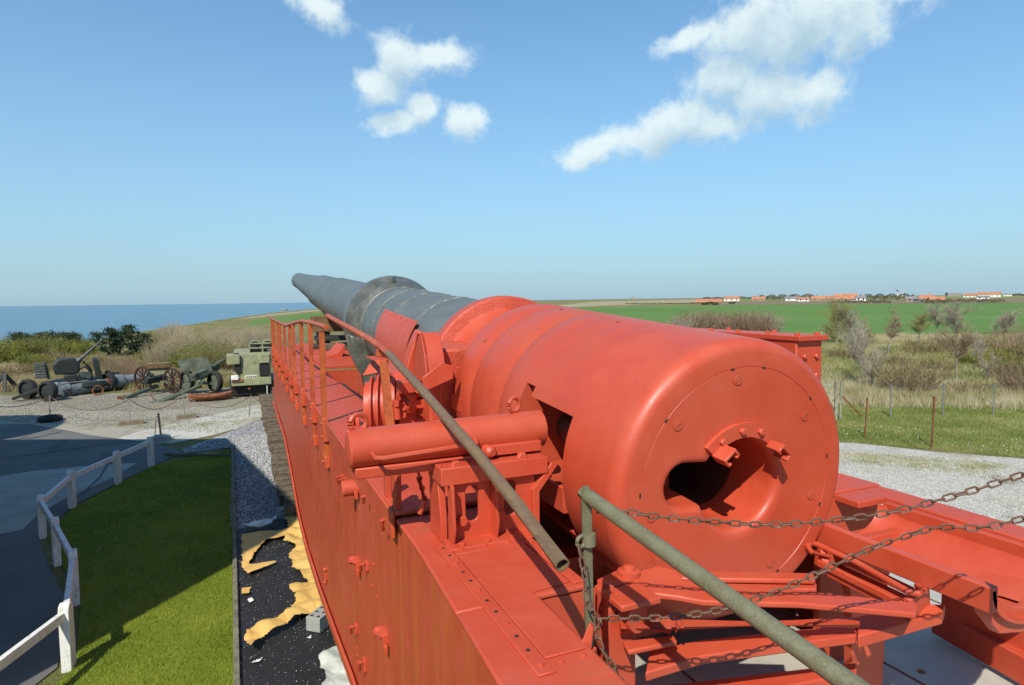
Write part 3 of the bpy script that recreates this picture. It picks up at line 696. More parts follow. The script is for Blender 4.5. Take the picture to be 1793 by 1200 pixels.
# left railing
rail_px = [(470, 555), (479, 560), (502, 570.5), (515, 566), (528, 562.5), (548, 566), (571, 573)]
rail = [Vector(PX(x, y, .615)) for x, y in rail_px]
MB().tube(rail, .021, 12).build('top_rail', M['rail_red'], gun)
bases = [5.45, 6.35, 7.45, 8.5, 9.3, 10.35, 11.4, 12.4, 13.5, 14.6]
ry = [p.y for p in rail][::-1]; rz = [p.z for p in rail][::-1]
for i, y in enumerate(bases):
    zt = float(np.interp(y, ry, rz)) if i else PX(569, 584, .615)[2]
    lean = rnd.uniform(-.01, .01)
    post = MB().tube([(.615, y, DZ - .33), (.615 + lean, y + lean, zt)], .021 if i else .024, 10).build('railing_post', M['orange_rail'] if i % 2 == 0 else M['rail_red'], gun)
    MB().box((.617, y, DZ - .06), (.05, .075, .2)).build('bracket', M['red_side'], post, bevel=.006); MB().box((.622, y, DZ - .33), (.04, .09, .10)).build('bracket', M['red_side'], post, bevel=.006)
    for dz in (-.01, -.12, -.33): place('bolt', ME_BOLT, frame((.592, y, DZ + dz), (-1, 0, 0)), post)
# inner walkway handrail: long rusty pipe on one orange post
hr = [Vector(PX(x, y, .765)) for x, y in [(985, 990), (910, 889), (840, 800), (745, 690), (700, 641), (681, 620), (664, 606), (640, 590), (573, 553)]]
hr[0] = hr[0]
def pipe(name, pts, r, mt, parent, n=14, wall=.004):
    mb = MB(); mb.tube(pts, r, n, cap=False); mb.tube(pts[:2], r - wall, n, cap=False)
    # open end ring
    a = Vector(pts[0]); x, u, d = orth(Vector(pts[1]) - a); vs = []
    for rr in (r, r - wall):
        for k in range(n): t = 2 * math.pi * k / n; vs.append(a + (x * math.cos(t) + u * math.sin(t)) * rr)
    mb.add(vs, [(k, (k+1) % n, n + (k+1) % n, n + k) for k in range(n)])
    return mb.build(name, mt, parent)
pipe('handrail', hr[:6], .021, M['pipe_brown'], gun); pipe('handrail', hr[5:], .021, M['rail_red'], gun)
b0 = Vector(PX(692, 775, .80)); pst = MB().tube([b0 + Vector((0, 0, -.3)), Vector(PX(672, 632, .775))], .026, 12).build('handrail_post', M['orange_rail'], gun)
t0 = Vector(PX(666, 618, .77)); MB().box(t0, (.05, .05, .05)).build('bracket', M['orange_rail'], pst, bevel=.005)
# wedge carrier: transverse tube on a slotted bracket, left of the breech
TY = 2.60
carrier = MB().lathe([(0, .05), (.004, .072), (.012, .080), (.82, .082), (.865, .082), (.868, .076)], (.375, TY, 3.305), (1, 0, .012), 28).build('wedge_carrier', M['red'], gun, sm=30)
MB().mm(.40, 1.22, TY - .055, TY + .08, 3.19, 3.235).build('carrier_shelf', M['red'], gun, bevel=.006)
hp = [(.46, TY - .08, 3.30), (.47, TY - .115, 3.285), (.50, TY - .12, 3.282), (.86, TY - .12, 3.30), (.89, TY - .115, 3.302), (.90, TY - .08, 3.31)]
MB().tube(hp, .011, 8).build('handle', M['red'], carrier)
def ring_obj(name, c, axis, r, w, mt, parent, n=20, m=8):
    x, u, d = orth(axis); c = Vector(c)
    return MB().tube([c + (x * math.cos(2*math.pi*k/n) + u * math.sin(2*math.pi*k/n)) * r for k in range(n)], w, m, closed=True).build(name, mt, parent)
ring_obj('lifting_eye', PY(627, 741, TY), (.35, -1, 0), .036, .010, M['red'], carrier); ring_obj('lifting_eye', PY(900, 709, TY), (.35, -1, 0), .031, .009, M['red'], carrier)
for px, py in ((627, 764), (901, 727)): 
    q = Vector(PY(px, py, TY)); MB().lathe([(0, .017), (.03, .013)], q - Vector((0, 0, .02)), (0, 0, 1), 10).build('eye_base', M['red'], carrier)
BY = 2.47
mb = MB(); slotted(mb, .775, .955, DZ + .004, 3.19, BY, .862, 3.055, .058, .155, .016); mb.build('bracket_web', M['red'], gun, sm=30, bevel=.002)
mb = MB(); slotted(mb, .957, 1.15, DZ + .004, 3.19, BY, 1.035, 3.055, .058, .155, .016); mb.build('bracket_web', M['red'], gun, sm=30, bevel=.002)
for x in (.768, .956): MB().prism([(0, 0), (.05, 0), (.075, .08), (.055, .25), (0, .25)], (x, BY, DZ + .003), (0, -1, 0), (0, 0, 1), .012).build('bracket_rib', M['red'], gun, bevel=.002)
MB().prism([(0, 0), (.03, 0), (.03, .17), (.12, .28), (.09, .29), (0, .18)], (1.13, BY - .03, DZ + .003), (1, 0, 0), (0, 0, 1), -.04).build('bracket_rib', M['red'], gun, bevel=.002)
MB().mm(.72, 1.2, BY - .035, BY + .16, 3.15, 3.224).build('bracket_cap', M['red'], gun, bevel=.004)
MB().mm(.735, 1.16, BY - .10, BY + .02, DZ + .002, DZ + .012).build('bracket_foot', M['red'], gun, bevel=.003)
MB().prism([(0, 0), (.16, 0), (.16, .29), (.05, .29), (0, .10)], (.73, BY + .02, DZ + .003), (0, 1, 0), (0, 0, 1), .03).build('side_web', M['red'], gun, bevel=.004)
for px, py in ((797, 815), (808, 911), (912, 800), (872, 900)): bolt(PY(px, py, BY), (0, -1, 0), True)
for px in (.79, .9, 1.02, 1.13): bolt((px, BY - .075, DZ + .012), (0, 0, 1))
q = Vector(PY(848, 789, TY - .1)); MB().lathe([(0, .028), (.03, .028), (.034, .018), (.06, .018), (.064, .026), (.10, .026), (.115, .015)], q + Vector((0, .08, 0)), (.25, -1, -.05), 16).build('locking_knob', M['red'], gun)
MB().mm(.93, 1.2, TY - .10, TY - .05, 3.235, 3.28).build('clamp_block', M['red'], gun, bevel=.004)
# hanging pin and little chain on the deck edge
pp = Vector((.70, 2.72, 3.12)); MB().tube([pp, pp + Vector((.02, -.02, -.10)), pp + Vector((.0, -.01, -.16))], .012, 8).build('locking_pin', M['red'], gun)
for k in range(6): ring_obj('pin_chain', pp + Vector((.004 * k, -.004 * k, .02 - .022 * k)), (1, k % 2, .2), .011, .004, M['red'], gun, 10, 5)
MB().prism([(0, 0), (.06, 0), (.07, .22), (.01, .22)], (.66, 2.95, DZ), (0, -1, 0), (0, 0, 1), .03).build('lug_plate', M['red'], gun, bevel=.004)
MB().prism([(0, 0), (.06, 0), (.07, .22), (.01, .22)], (.66, 3.15, DZ), (0, -1, 0), (0, 0, 1), .03).build('lug_plate', M['red'], gun, bevel=.004)

# elevating gear: sheave discs, gear case, hood and crank handle beside the barrel
DC = Vector((.925, 4.55, 3.14))
SA = Vector((1, -.28, 0)).normalized()
for t, r, w in ((-.13, .17, .02), (-.09, .225, .022), (-.04, .235, .02), (.01, .235, .02), (.06, .25, .035)):
    MB().lathe([(0, .05), (0, r - .02), (.004, r), (w - .004, r), (w, r - .02), (w, .05)], DC + SA * t, SA, 44).build('sheave', M['red'], gun, sm=30)
MB().lathe([(0, .185), (.22, .195)], DC - SA * .125, SA, 36).build('drum', M['red'], gun)
for x, r in ((.70, .075), (.74, .085)): MB().lathe([(0, .02), (0, r - .01), (.006, r), (.024, r), (.03, r - .01), (.03, .02)], (x, 4.72, 3.0), (1, 0, 0), 28).build('small_sheave', M['red'], gun, sm=30)
MB().mm(.72, .86, 4.5, 4.9, DZ + .03, 3.0).build('sheave_bearing', M['red'], gun, bevel=.008)
MB().lathe([(0, .05), (0, .27), (.18, .27), (.18, .05)], (1.07, DC.y + .12, DC.z + .02), (1, 0, 0), 40).build('gear_case', M['red'], gun, sm=30, bevel=.01)
# gear case standing on the walkway edge: riveted face towards the breech, sloping top
MB().prism([(-.85, 0), (0, 0), (0, .34), (-.16, .52), (-.85, .52)], (.985, 4.30, DZ - .02), (0, -1, 0), (0, 0, 1), -.33).build('gear_box', M['red'], gun, bevel=.012)
MB().mm(.97, 1.33, 4.26, 4.31, DZ + .02, DZ + .10).build('gear_rib', M['red'], gun, bevel=.006); MB().mm(.975, 1.325, 4.27, 4.31, DZ + .30, DZ + .36).build('gear_rib', M['red'], gun, bevel=.006)
for x in (.99, 1.14, 1.29): MB().mm(x - .018, x + .018, 4.25, 4.31, DZ + .36, DZ + .44).build('gear_rib', M['red'], gun, bevel=.005)
MB().mm(1.31, 1.42, 3.6, 4.5, 2.6, DZ + .36).build('gear_box', M['red'], gun, bevel=.012)
MB().prism([(0, 0), (.15, .0), (.17, .13), (.02, .15)], (.85, 4.92, 3.33), (.75, -.62, .2), (.45, .62, .64), .010).build('cover_flap', M['red'], gun, bevel=.003)
# hood: pointed arch over the pinion, open below, with an angled lip
HX0, HX1, HY, HZ = 1.04, 1.17, 3.98, 3.42
arch = [(-.20, -.05), (-.18, .07), (-.12, .18), (-.04, .265), (.02, .28), (.08, .25), (.15, .15), (.19, .04), (.20, -.02)]
n = len(arch); vs = []
for x in (HX0, HX1):
    for yy, zz in arch: vs.append((x, HY - yy * .9, HZ + zz))
for x in (HX0 + .008, HX1 - .008):
    for yy, zz in arch: vs.append((x, HY - yy * .87, HZ + zz - .012))
fs = []
for k in range(n - 1): fs += [(k, n+k, n+k+1, k+1), (2*n+k, 2*n+k+1, 3*n+k+1, 3*n+k), (k, k+1, 2*n+k+1, 2*n+k), (n+k, 3*n+k, 3*n+k+1, n+k+1)]
fs += [(0, 2*n, 3*n, n), (n-1, 2*n-1, 4*n-1, 3*n-1)]
MB().add(vs, fs).build('hood', M['red'], gun, sm=50, bevel=.004)
MB().prism([(-yy * .9, zz) for yy, zz in arch], (HX0 + .01, HY, HZ), (0, 1, 0), (0, 0, 1), .012).build('hood_end', M['red'], gun)
MB().prism([(0, 0), (.19, .07), (.20, .15), (.12, .17), (0, .09)], (1.0, HY - .25, HZ - .07), (1, 0, 0), (0, 0, 1), -.012).build('hood_lip', M['red'], gun, bevel=.003)
for i, (x, y, z, dx, dy, dz) in enumerate([(1.0, 4.18, 3.33, .10, .12, .08), (1.13, 4.16, 3.36, .08, .10, .12), (1.24, 4.1, 3.30, .10, .16, .14), (1.30, 3.9, 3.24, .08, .2, .10), (1.08, 4.22, 3.20, .12, .05, .06), (1.22, 4.22, 3.14, .06, .06, .16), (1.34, 4.0, 3.42, .07, .1, .08)]):
    MB().box((x, y, z), (dx, dy, dz)).build('gear_bracket', M['red'], gun, bevel=.006)
for x, z, r in ((1.05, 3.26, .035), (1.30, 3.34, .05), (1.17, 3.27, .03)): MB().lathe([(0, r), (.05, r), (.06, r * .6), (.08, r * .5)], (x, 4.24, z), (0, -1, 0), 16).build('gear_boss', M['red'], gun)
# crank with two sleeves on riveted pads
for px, py in ((697, 734), (752, 730)):
    c0 = Vector(PY(px, py, 4.22)); MB().lathe([(0, .022), (.13, .022)], c0, (-.08, 0, 1), 14).build('crank_sleeve', M['red'], gun)
    pad = MB().box(c0 + Vector((.0, .03, .06)), (.13, .014, .13)).build('pad', M['red'], gun, bevel=.003)
    for dx in (-.055, .055):
        for dz in (-.02, .03, .075): place('rivet', ME_BOLT, frame(c0 + Vector((dx * .85, .023, dz + .03)), (0, -1, 0)), pad)
cr = [Vector(PY(x, y, 4.2)) for x, y in [(694, 712), (697, 690), (703, 682), (712, 690), (722, 693), (735, 692), (748, 688), (754, 680), (752, 675)]]
MB().tube(cr, .014, 10).build('crank', M['red'], gun)
c0 = Vector(PY(718, 708, 4.3)); MB().lathe([(0, .06), (.05, .06), (.07, .04)], c0, (-.1, -1, .1), 18).build('boss', M['red'], gun)
# curved shield sheet on the barrel and the shelf under it
MB().lathe([(3.4, .575), (4.75, .565), (4.75, .558), (3.4, .567), (3.4, .575)], AO, AD, 24, a0=R(143), a1=R(188), cap=False).build('shield', M['red'], gun, sm=30)
for s in np.linspace(3.48, 4.65, 6): place('bolt', ME_HOLE, frame(AR(s, .573, 146), AXX * math.cos(R(146)) + AU * math.sin(R(146))), gun)
MB().box(A(3.9, -.62, -.08), (.16, 1.3, .012)).build('shelf', M['red'], gun, bevel=.003)
# trunnion cradle cheeks, left and right of the jacket
for sg in (-1, 1):
    MB().mm(GX + sg * .66, GX + sg * .76, 2.75, 5.4, 2.5, 3.1).build('cradle_cheek', M['red'], gun, bevel=.01)
# long cover box on the other walkway
bx = MB().prism([(0, 0), (1.12, 0), (1.12, .76), (.05, .76), (0, .70)], (2.87, 3.78, DZ), (0, -1, 0), (0, 0, 1), -.20).build('cover_box', M['red'], gun, bevel=.008)
MB().prism([(0, 0), (1.16, 0), (1.16, .03), (0, .03)], (2.86, 3.79, DZ + .75), (0, -1, 0), (0, 0, 1), -.225).build('box_lid', M['red'], bx, bevel=.004)
for y in (2.68, 2.9, 3.15, 3.4, 3.65): place('bolt', ME_MID, frame((2.90, y, DZ + .78), (0, 0, 1)), bx)
for y in (2.68, 3.0, 3.4): place('bolt', ME_MID, frame((3.05, y, DZ + .78), (0, 0, 1)), bx)
for x in (2.93, 3.02):
    for z in (.66, .55, .42): place('bolt', ME_MID, frame((x, 2.66, DZ + z), (0, -1, 0)), bx)
for z in (.68, .5): place('bolt', ME_MID, frame((3.07, 2.72, DZ + z), (1, 0, 0)), bx)

# barrel rest with timber block on the far deck
MB().mm(1.33, 2.4, 13.35, 13.75, 3.30, 3.62).build('timber_block', M['wood_beam'], gun, bevel=.01)
for x in (1.55, 2.2): MB().mm(x - .12, x + .12, 13.4, 13.7, DZ + .06, 3.30).build('rest_post', M['black_steel'], gun, bevel=.01)
MB().mm(1.4, 2.35, 13.2, 13.9, 3.12, 3.2).build('rest_beam', M['black_steel'], gun, bevel=.01); MB().mm(1.3, 2.45, 13.25, 13.85, DZ + .06, DZ + .14).build('rest_beam', M['black_steel'], gun, bevel=.01)
MB().mm(1.5, 2.3, 12.6, 13.2, DZ + .06, DZ + .18).build('rest_step', M['wood_dark'], gun, bevel=.01)
MB().tube([(1.95 + .3 * t, 12.4, 3.3 - .35 * math.sin(math.pi * t)) for t in np.linspace(0, 1, 9)], .012, 6).build('hanging_cable', M['black_steel'], gun)
MB().prism([(0, 0), (.55, 0), (.62, .16), (.62, .26), (.5, .12), (.3, .05), (0, .05)], (.98, 11.9, DZ + .003), (1, .1, 0), (0, 0, 1), .6).build('toe_plate', M['red_deck'], gun, bevel=.005)
# front bogie under the far end
bog = MB().mm(.98, 2.74, 13.4, 20.6, 1.05, 1.6).build('bogie_frame', M['black_steel'], gun, bevel=.02)
for y in np.arange(14.0, 20.5, 1.45):
    for sg in (-1, 1):
        w = MB().lathe([(0, .1), (0, .40), (.03, .44), (.10, .44), (.10, .47), (.13, .47), (.13, .1)], (GX + sg * .83, y, .48 + .44), (-sg, 0, 0), 28).build('wheel', M['black_steel'], gun)
        MB().mm(GX + sg * .90 - .08, GX + sg * .90 + .08, y - .15, y + .15, .78, 1.05).build('axle_box', M['rust'], w, bevel=.01)
    MB().mm(.86, .93, y - .45, y + .45, 1.0, 1.06).build('spring', M['rust'], gun, bevel=.004)
for k, (y, z) in enumerate([(16.6, .95), (17.5, 1.1), (18.3, .8), (19.2, 1.0)]): MB().beam((.7, y, z), (1.0, y, z), .06, .06).build('brake_gear', M['rust'], gun, bevel=.005)
# rear loading platform with tray, frame and pivots
MB().mm(.90, 4.3, -1.0, 3.2, 1.94, 2.0).build('platform', M['platform'], gun, bevel=.004)
for x in (2.0, 3.0, 3.9): MB().mm(x, x + .012, -1.0, 3.19, 2.0, 2.003).build('platform_seam', M['rust'], gun, sm=0)
for a, b in ((2.35, 2.2), (2.55, 1.95), (3.1, 2.05), (3.3, 1.7), (2.9, 2.25), (3.5, 1.9)): MB().lathe([(0, .02), (.003, .018)], (a, b, 2.0), (0, 0, 1), 10).build('platform_plug', M['rust'], gun)
for x in (1.1, 4.2):
    for y in (-.8, 1.0, 3.0): MB().mm(x - .07, x + .07, y - .07, y + .07, 0.0, 1.94).build('platform_leg', M['black_steel'], gun, bevel=.006)
# shell tray: half round trough parallel to the barrel, wide flared near end
TX, TZ, TR = 2.65, 2.865, .25
n = 22; vs = []; fs = []; secs = [(2.14, .22, .0), (2.1, .245, 0), (2.0, .25, 0), (1.85, .25, 0), (1.65, .25, 0), (1.45, .25, 0), (1.33, .255, 0)]
def tray_sec(y, r, dz, th):
    out = []
    for k in range(n + 1):
        a = math.pi + math.pi * k / n; out.append((TX + r * math.cos(a), y, TZ + dz + r * .6 * math.sin(a)))
    return out
L1 = [tray_sec(y, r, dz, 0) for y, r, dz in secs]; L2 = [tray_sec(y, r + .02, dz, 0) for y, r, dz in secs]
m = n + 1
for l in L1 + L2: vs += l
ns = len(secs)
for i in range(ns - 1):
    for k in range(n):
        fs.append((i*m+k, i*m+k+1, (i+1)*m+k+1, (i+1)*m+k)); o_ = ns * m
        fs.append((o_+i*m+k, o_+(i+1)*m+k, o_+(i+1)*m+k+1, o_+i*m+k+1))
    for k in (0, n):
        q = [i*m+k, (i+1)*m+k, ns*m+(i+1)*m+k, ns*m+i*m+k]; fs.append(tuple(q if k == 0 else q[::-1]))
for i in (0, ns - 1):
    for k in range(n): fs.append((i*m+k, ns*m+i*m+k, ns*m+i*m+k+1, i*m+k+1))
tray = MB().add(vs, fs).build('shell_tray', M['red'], gun, sm=40)
for sg in (-1, 1): MB().mm(TX + sg * .242, TX + sg * .282, 1.33, 2.13, TZ - .01 - .07, TZ + .015).build('tray_rim', M['red'], tray, bevel=.005)
MB().prism([(-.28, .0), (-.26, -.10), (-.17, -.19), (0, -.22), (.17, -.19), (.26, -.10), (.28, 0), (.24, .01), (.19, -.06), (.1, -.10), (0, -.125), (-.1, -.10), (-.19, -.06), (-.24, .01)], (TX, 1.36, TZ), (1, 0, 0), (0, 0, 1), -.04).build('tray_end', M['red'], tray, bevel=.005)
capsule = [(.07 * math.cos(a) + (.13 if math.cos(a) > 0 else -.13), .07 * math.sin(a)) for a in np.linspace(0, 2 * math.pi, 25)[:-1]]
for y, x, sx in ((1.84, .03, 1.0),): MB().add([(TX + x + b * .9, y - a, TZ - .148 * math.cos(math.asin(max(-1, min(1, (x + b * .9) / .25)))) + .0035) for a, b in capsule], [tuple(range(24))]).build('tray_patch', M['red_deck'], tray, sm=0)
MB().add([(TX + x, y, TZ - .148 * math.cos(math.asin(x / .25)) + .012) for x, y in ((-.02, 1.61), (.05, 1.63), (.15, 1.57), (.17, 1.47), (.14, 1.40), (.04, 1.39), (.03, 1.47), (-.03, 1.51))], [tuple(range(8))]).build('tray_patch', M['red_deck'], tray, sm=0)
for y in (2.0,): MB().prism([(-.24, 0), (-.2, -.14), (.2, -.14), (.24, 0), (.14, -.3), (.12, -.82), (-.12, -.82), (-.14, -.3)][:0] or [(-.22, -.08), (.22, -.08), (.12, -.3), (.10, -.83), (-.10, -.83), (-.12, -.34)], (TX, y, TZ), (1, 0, 0), (0, 0, 1), -.05).build('tray_stand', M['red'], tray, bevel=.006)
# curved end plate of the far walkway, next to the tray
# roller rack: two looped bars beside the tray
def loop(pts, r): return MB().tube([Vector(p) for p in pts], r, 10).build('rack_bar', M['red'], gun)
MB().mm(TX + .284, XR + .015, 1.33, 2.296, DZ - .04, DZ - .008).build('deck_plate', M['red_deck'], gun, bevel=.006); MB().mm(TX + .1, TX + .284, 2.15, 2.296, DZ - .04, DZ - .008).build('deck_plate', M['red_deck'], gun, bevel=.004)
RZ = 2.80
a = [P(x, y, z) for x, y, z in ((1452, 975, RZ - .03), (1422, 967, RZ - .01), (1413, 957, RZ), (1420, 951, RZ), (1432, 954, RZ), (1500, 985, RZ), (1590, 1036, RZ), (1608, 1040, RZ), (1615, 1034, RZ), (1606, 1026, RZ - .01))]
loop(a, .012)
def bm(name, p, q, w, h, mt=None, par=gun, up=(0, 0, 1)): return MB().beam(p, q, w, h, up).build(name, mt or M['red'], par, bevel=.005)
bm('rack_bar', P(1432, 985, 2.745), P(1588, 1062, 2.735), .022, .03); bm('rack_bar', P(1470, 975, 2.725), P(1600, 1038, 2.725), .015, .04)
bm('rack_bar', P(1450, 1003, 2.715), P(1588, 1072, 2.705), .022, .03)
bm('rack_foot', P(1588, 1068, 2.725), P(1622, 1042, 2.745), .03, .09); bm('rack_foot', P(1440, 965, 2.775), P(1446, 1003, 2.705), .03, .05)
bm('rack_shelf', P(1452, 990, 2.665), P(1600, 1060, 2.665), .10, .01, up=(0, 0, 1))
# pivot post at the end of the walkway
pb = MB().prism([(-.075, 0), (.075, 0), (.06, .62), (.05, .76), (-.05, .76), (-.06, .62)], (1.20, 1.86, 2.10), (1, 0, 0), (0, 0, 1), -.11).build('pivot_post', M['red'], gun, bevel=.010)
MB().mm(1.13, 1.29, 1.75, 1.88, 2.855, 2.88).build('pivot_cap', M['red'], pb, bevel=.006)
MB().mm(1.08, 1.33, 1.70, 1.92, 2.0, 2.12).build('pivot_foot', M['red'], pb, bevel=.008)
pv = Vector(P(1101, 999, 2.89)); MB().lathe([(0, .042), (.03, .042), (.034, .024), (.045, .022), (.05, .014)], pv + Vector((0, 0, -.03)), (0, 0, 1), 22).build('pivot_pin', M['red'], pb)
MB().prism([(-.02, -.04), (.10, -.05), (.125, 0), (.10, .045), (-.02, .04)], pv + Vector((-.10, -.02, -.045)), (.95, .3, 0), (-.3, .95, 0), .03).build('pivot_fork', M['red'], pb, bevel=.004)
# swinging frame: flat beams from the pivot to the tray
p0 = Vector(P(1125, 1022, 2.66))
def flat(name, pts, th):                       # plate from pixel outline at given height
    V_ = [Vector(P(x, y, z)) for x, y, z in pts]; k = len(V_)
    lo = [v - Vector((0, 0, th)) for v in V_]
    return MB().add(V_ + lo, [tuple(range(k)), tuple(range(2*k-1, k-1, -1))] + [(i, k+i, k+(i+1) % k, (i+1) % k) for i in range(k)]).build(name, M['red'], gun, bevel=.006)
flat('frame_arm', [(1108, 1004, 2.87), (1150, 990, 2.87), (1188, 998, 2.87), (1196, 1016, 2.86), (1400, 1032, 2.83), (1610, 1056, 2.79), (1604, 1074, 2.79), (1400, 1056, 2.82), (1230, 1052, 2.85), (1190, 1044, 2.86), (1110, 1034, 2.87)], .022)
flat('frame_arm', [(1150, 998, 2.845), (1425, 1003, 2.845), (1428, 1015, 2.845), (1155, 1011, 2.845)], .02)
flat('frame_arm', [(1180, 1018, 2.82), (1430, 1020, 2.82), (1430, 1031, 2.82), (1182, 1030, 2.82)], .025)
flat('frame_arm', [(1138, 1136, 2.64), (1230, 1120, 2.64), (1500, 1092, 2.66), (1500, 1112, 2.66), (1230, 1148, 2.64), (1130, 1178, 2.64)], .035)
flat('frame_arm', [(1500, 1080, 2.68), (1600, 1058, 2.72), (1655, 1058, 2.70), (1650, 1072, 2.70), (1502, 1114, 2.66)], .05)
flat('frame_arm', [(1160, 1200, 2.4), (1500, 1160, 2.4), (1500, 1178, 2.4), (1170, 1240, 2.4)], .04)
c0, c1 = Vector(P(1085, 1094, 2.76)), Vector(P(1172, 1094, 2.76)); MB().tube([c0, c1], .030, 18).build('ram_cylinder', M['red'], gun)
c2 = Vector(P(1182, 1094, 2.76)); c3 = Vector(P(1500, 1090, 2.72)); MB().tube([c1, c3], .018, 16).build('ram_rod', M['red'], gun); MB().tube([c2, Vector(P(1194, 1094, 2.76))], .027, 18).build('ram_gland', M['red'], gun)
MB().lathe([(0, .05), (.05, .05)], Vector(P(1098, 1078, 2.78)), (.3, -1, .2), 18).build('ram_boss', M['red'], gun)
flat('gusset', [(1090, 1122, 2.7), (1180, 1112, 2.7), (1186, 1122, 2.7), (1100, 1140, 2.7)], .02)
# sloping braces below the end of the deck
bv = [Vector(PD(x, y, 1.86)) for x, y in ((982, 1215), (1026, 1215), (1040, 1100), (1032, 1092))]; MB().add(bv + [p + Vector((.01, .014, 0)) for p in bv], [(0, 1, 2, 3), (7, 6, 5, 4)] + [(i, 4+i, 4+(i+1) % 4, (i+1) % 4) for i in range(4)]).build('brace', M['red'], gun, bevel=.003)
MB().prism([(0, 0), (.20, 0), (.06, .52), (.0, .52)], (.905, 1.55, 2.35), (.55, .6, 0), (0, 0, 1), -.014).build('brace', M['red'], gun, bevel=.004)
bm('brace', P(1085, 1105, 2.6), P(1105, 1240, 2.25), .05, .03)
bm('cross_beam', (1.1, 2.75, 2.25), (2.7, 2.75, 2.25), .16, .2); bm('cross_beam', (1.1, 3.1, 2.4), (2.7, 3.1, 2.4), .16, .16)
MB().mm(2.66, 3.06, 2.29, 2.33, 2.0, DZ - .03).build('end_plate', M['red'], gun, bevel=.006)
bm('rail_beam', P(1640, 1085, 2.1), P(1820, 1185, 2.1), .07, .14); bm('rail_beam', P(1650, 1070, 2.18), P(1830, 1150, 2.18), .03, .2)

# ------------------------------------------------------------------ visitor handrail and chains
vr = empty('handrail', tuple(Vector((.93, 1.63, 2.0))), 'mottled green-grey pipe handrail sloping down from its post beside the breech', 'handrail')
post_t = Vector(PX(1026, 866, .93)); post_b = Vector(PX(1036, 1230, .93)); dn = (post_b - post_t).normalized()
MB().tube([post_t, post_t + dn * .8], .0165, 14).build('post', M['pipe_green'], vr)
rail_end = Vector(PD(1560, 1250, 1.12)); rd = (rail_end - post_t)
MB().tube([post_t - rd.normalized() * .012 + Vector((0, 0, .004)), post_t + rd * .01, post_t + rd, post_t + rd * 1.5], .0215, 18).build('rail', M['pipe_green'], vr)
cl = Vector(PX(1031, 945, .93)); MB().lathe([(-.018, .0165), (-.018, .021), (.018, .021), (.018, .0165)], cl, dn, 16).build('clamp', M['pipe_green'], vr)
ring_obj('clamp_ring', cl + Vector((-.028, -.004, .0)), (.2, -1, 0), .016, .006, M['pipe_green'], vr)
for py in (1090,): 
    q = Vector(PX(1040, py, .93)); ring_obj('hook_ring', q + Vector((.016, -.004, 0)), (1, 0, 0), .010, .0035, M['chain'], vr)
hl = Vector(PX(1037, 925, .93)); MB().lathe([(0, .004), (.002, .004)], hl + Vector((0, -.0165, 0)), (0, -1, 0), 8).build('bolt_hole', M['dark'], vr)
# chains
def link_mesh(L=.040, Wd=.021, w=.0032):
    mb = MB(); pts = []; r = Wd / 2 - w; h = L / 2 - r - w
    for k in range(7): a = -math.pi / 2 + math.pi * k / 6; pts.append((h + r * math.cos(a), r * math.sin(a), 0))
    for k in range(7): a = math.pi / 2 + math.pi * k / 6; pts.append((-h + r * math.cos(a), r * math.sin(a), 0))
    mb.tube(pts, w, 5, closed=True); o = mb.build('link', M['chain']); me = o.data; bpy.data.objects.remove(o); return me
ME_LINK = link_mesh()
def chain(label, ctrl, pitch=.0305, sub=60):
    c = [Vector(p) for p in ctrl]; pts = []
    for i in range(len(c) - 1):                # Catmull-Rom through the control points
        p0 = c[max(i-1, 0)]; p1 = c[i]; p2 = c[i+1]; p3 = c[min(i+2, len(c)-1)]
        for k in range(sub):
            t = k / sub; pts.append(.5 * ((2*p1) + (p2-p0)*t + (2*p0-5*p1+4*p2-p3)*t*t + (3*p1-p0-3*p2+p3)*t**3))
    pts.append(c[-1]); root = empty('chain', tuple(pts[0]), label, 'chain')
    acc = 0.0; last = pts[0]; i = 0
    for a, b in zip(pts[:-1], pts[1:]):
        acc += (b - a).length
        if acc >= pitch:
            acc -= pitch; mid = (last + b) / 2; d = (b - last); last = b
            x, u, dd = orth(d); roll = (math.pi / 2 if i % 2 else 0) + rnd.uniform(-.35, .35) + .3
            y_ = x * math.cos(roll) + u * math.sin(roll); Mx = Matrix((dd, y_, dd.cross(y_))).transposed().to_4x4(); Mx.translation = mid
            place('link', ME_LINK, Mx, root); i += 1
    return root
def path_d(pts): return [PD(x, y, d) for x, y, d in pts]
dp = float(np.dot(np.array(cl) - CAM, -CM[:, 2]))
chain('rusty chain slung highest across the round breech face to the right', path_d([(1046, 897, dp), (1085, 894, dp), (1150, 905, dp), (1250, 914, dp), (1350, 919, dp), (1450, 912, dp), (1560, 897, dp * .98), (1680, 866, dp * .96), (1800, 828, dp * .94), (1860, 806, dp * .93)]))
chain('rusty chain slung lower, from the post hook over the shell tray', path_d([(1048, 1083, dp), (1100, 1083, dp), (1170, 1081, dp), (1260, 1068, dp), (1350, 1040, dp), (1430, 1005, dp), (1510, 967, dp), (1590, 938, dp), (1645, 924, dp), (1720, 924, dp * .98), (1793, 908, dp * .97), (1850, 894, dp * .96)]))
chain('short rusty chain hanging down the handrail post from its clamp', path_d([(1014, 958, dp * .985), (1020, 985, dp * .98), (1026, 1025, dp * .975), (1024, 1045, dp * .97), (1034, 1062, dp * .97), (1044, 1080, dp * .975), (1046, 1110, dp * .975), (1056, 1140, dp * .97), (1072, 1165, dp * .965), (1090, 1200, dp * .96), (1105, 1240, dp * .95)]))

e1, e2 = Vector(PD(1860, 806, dp * .93)), Vector(PD(1850, 894, dp * .96)); ex_ = (e1 + e2) / 2
MB().tube([(ex_.x + .02, ex_.y, 2.0), (ex_.x + .02, ex_.y, e1.z + .12)], .0165, 12).build('end_post', M['pipe_green'], vr)
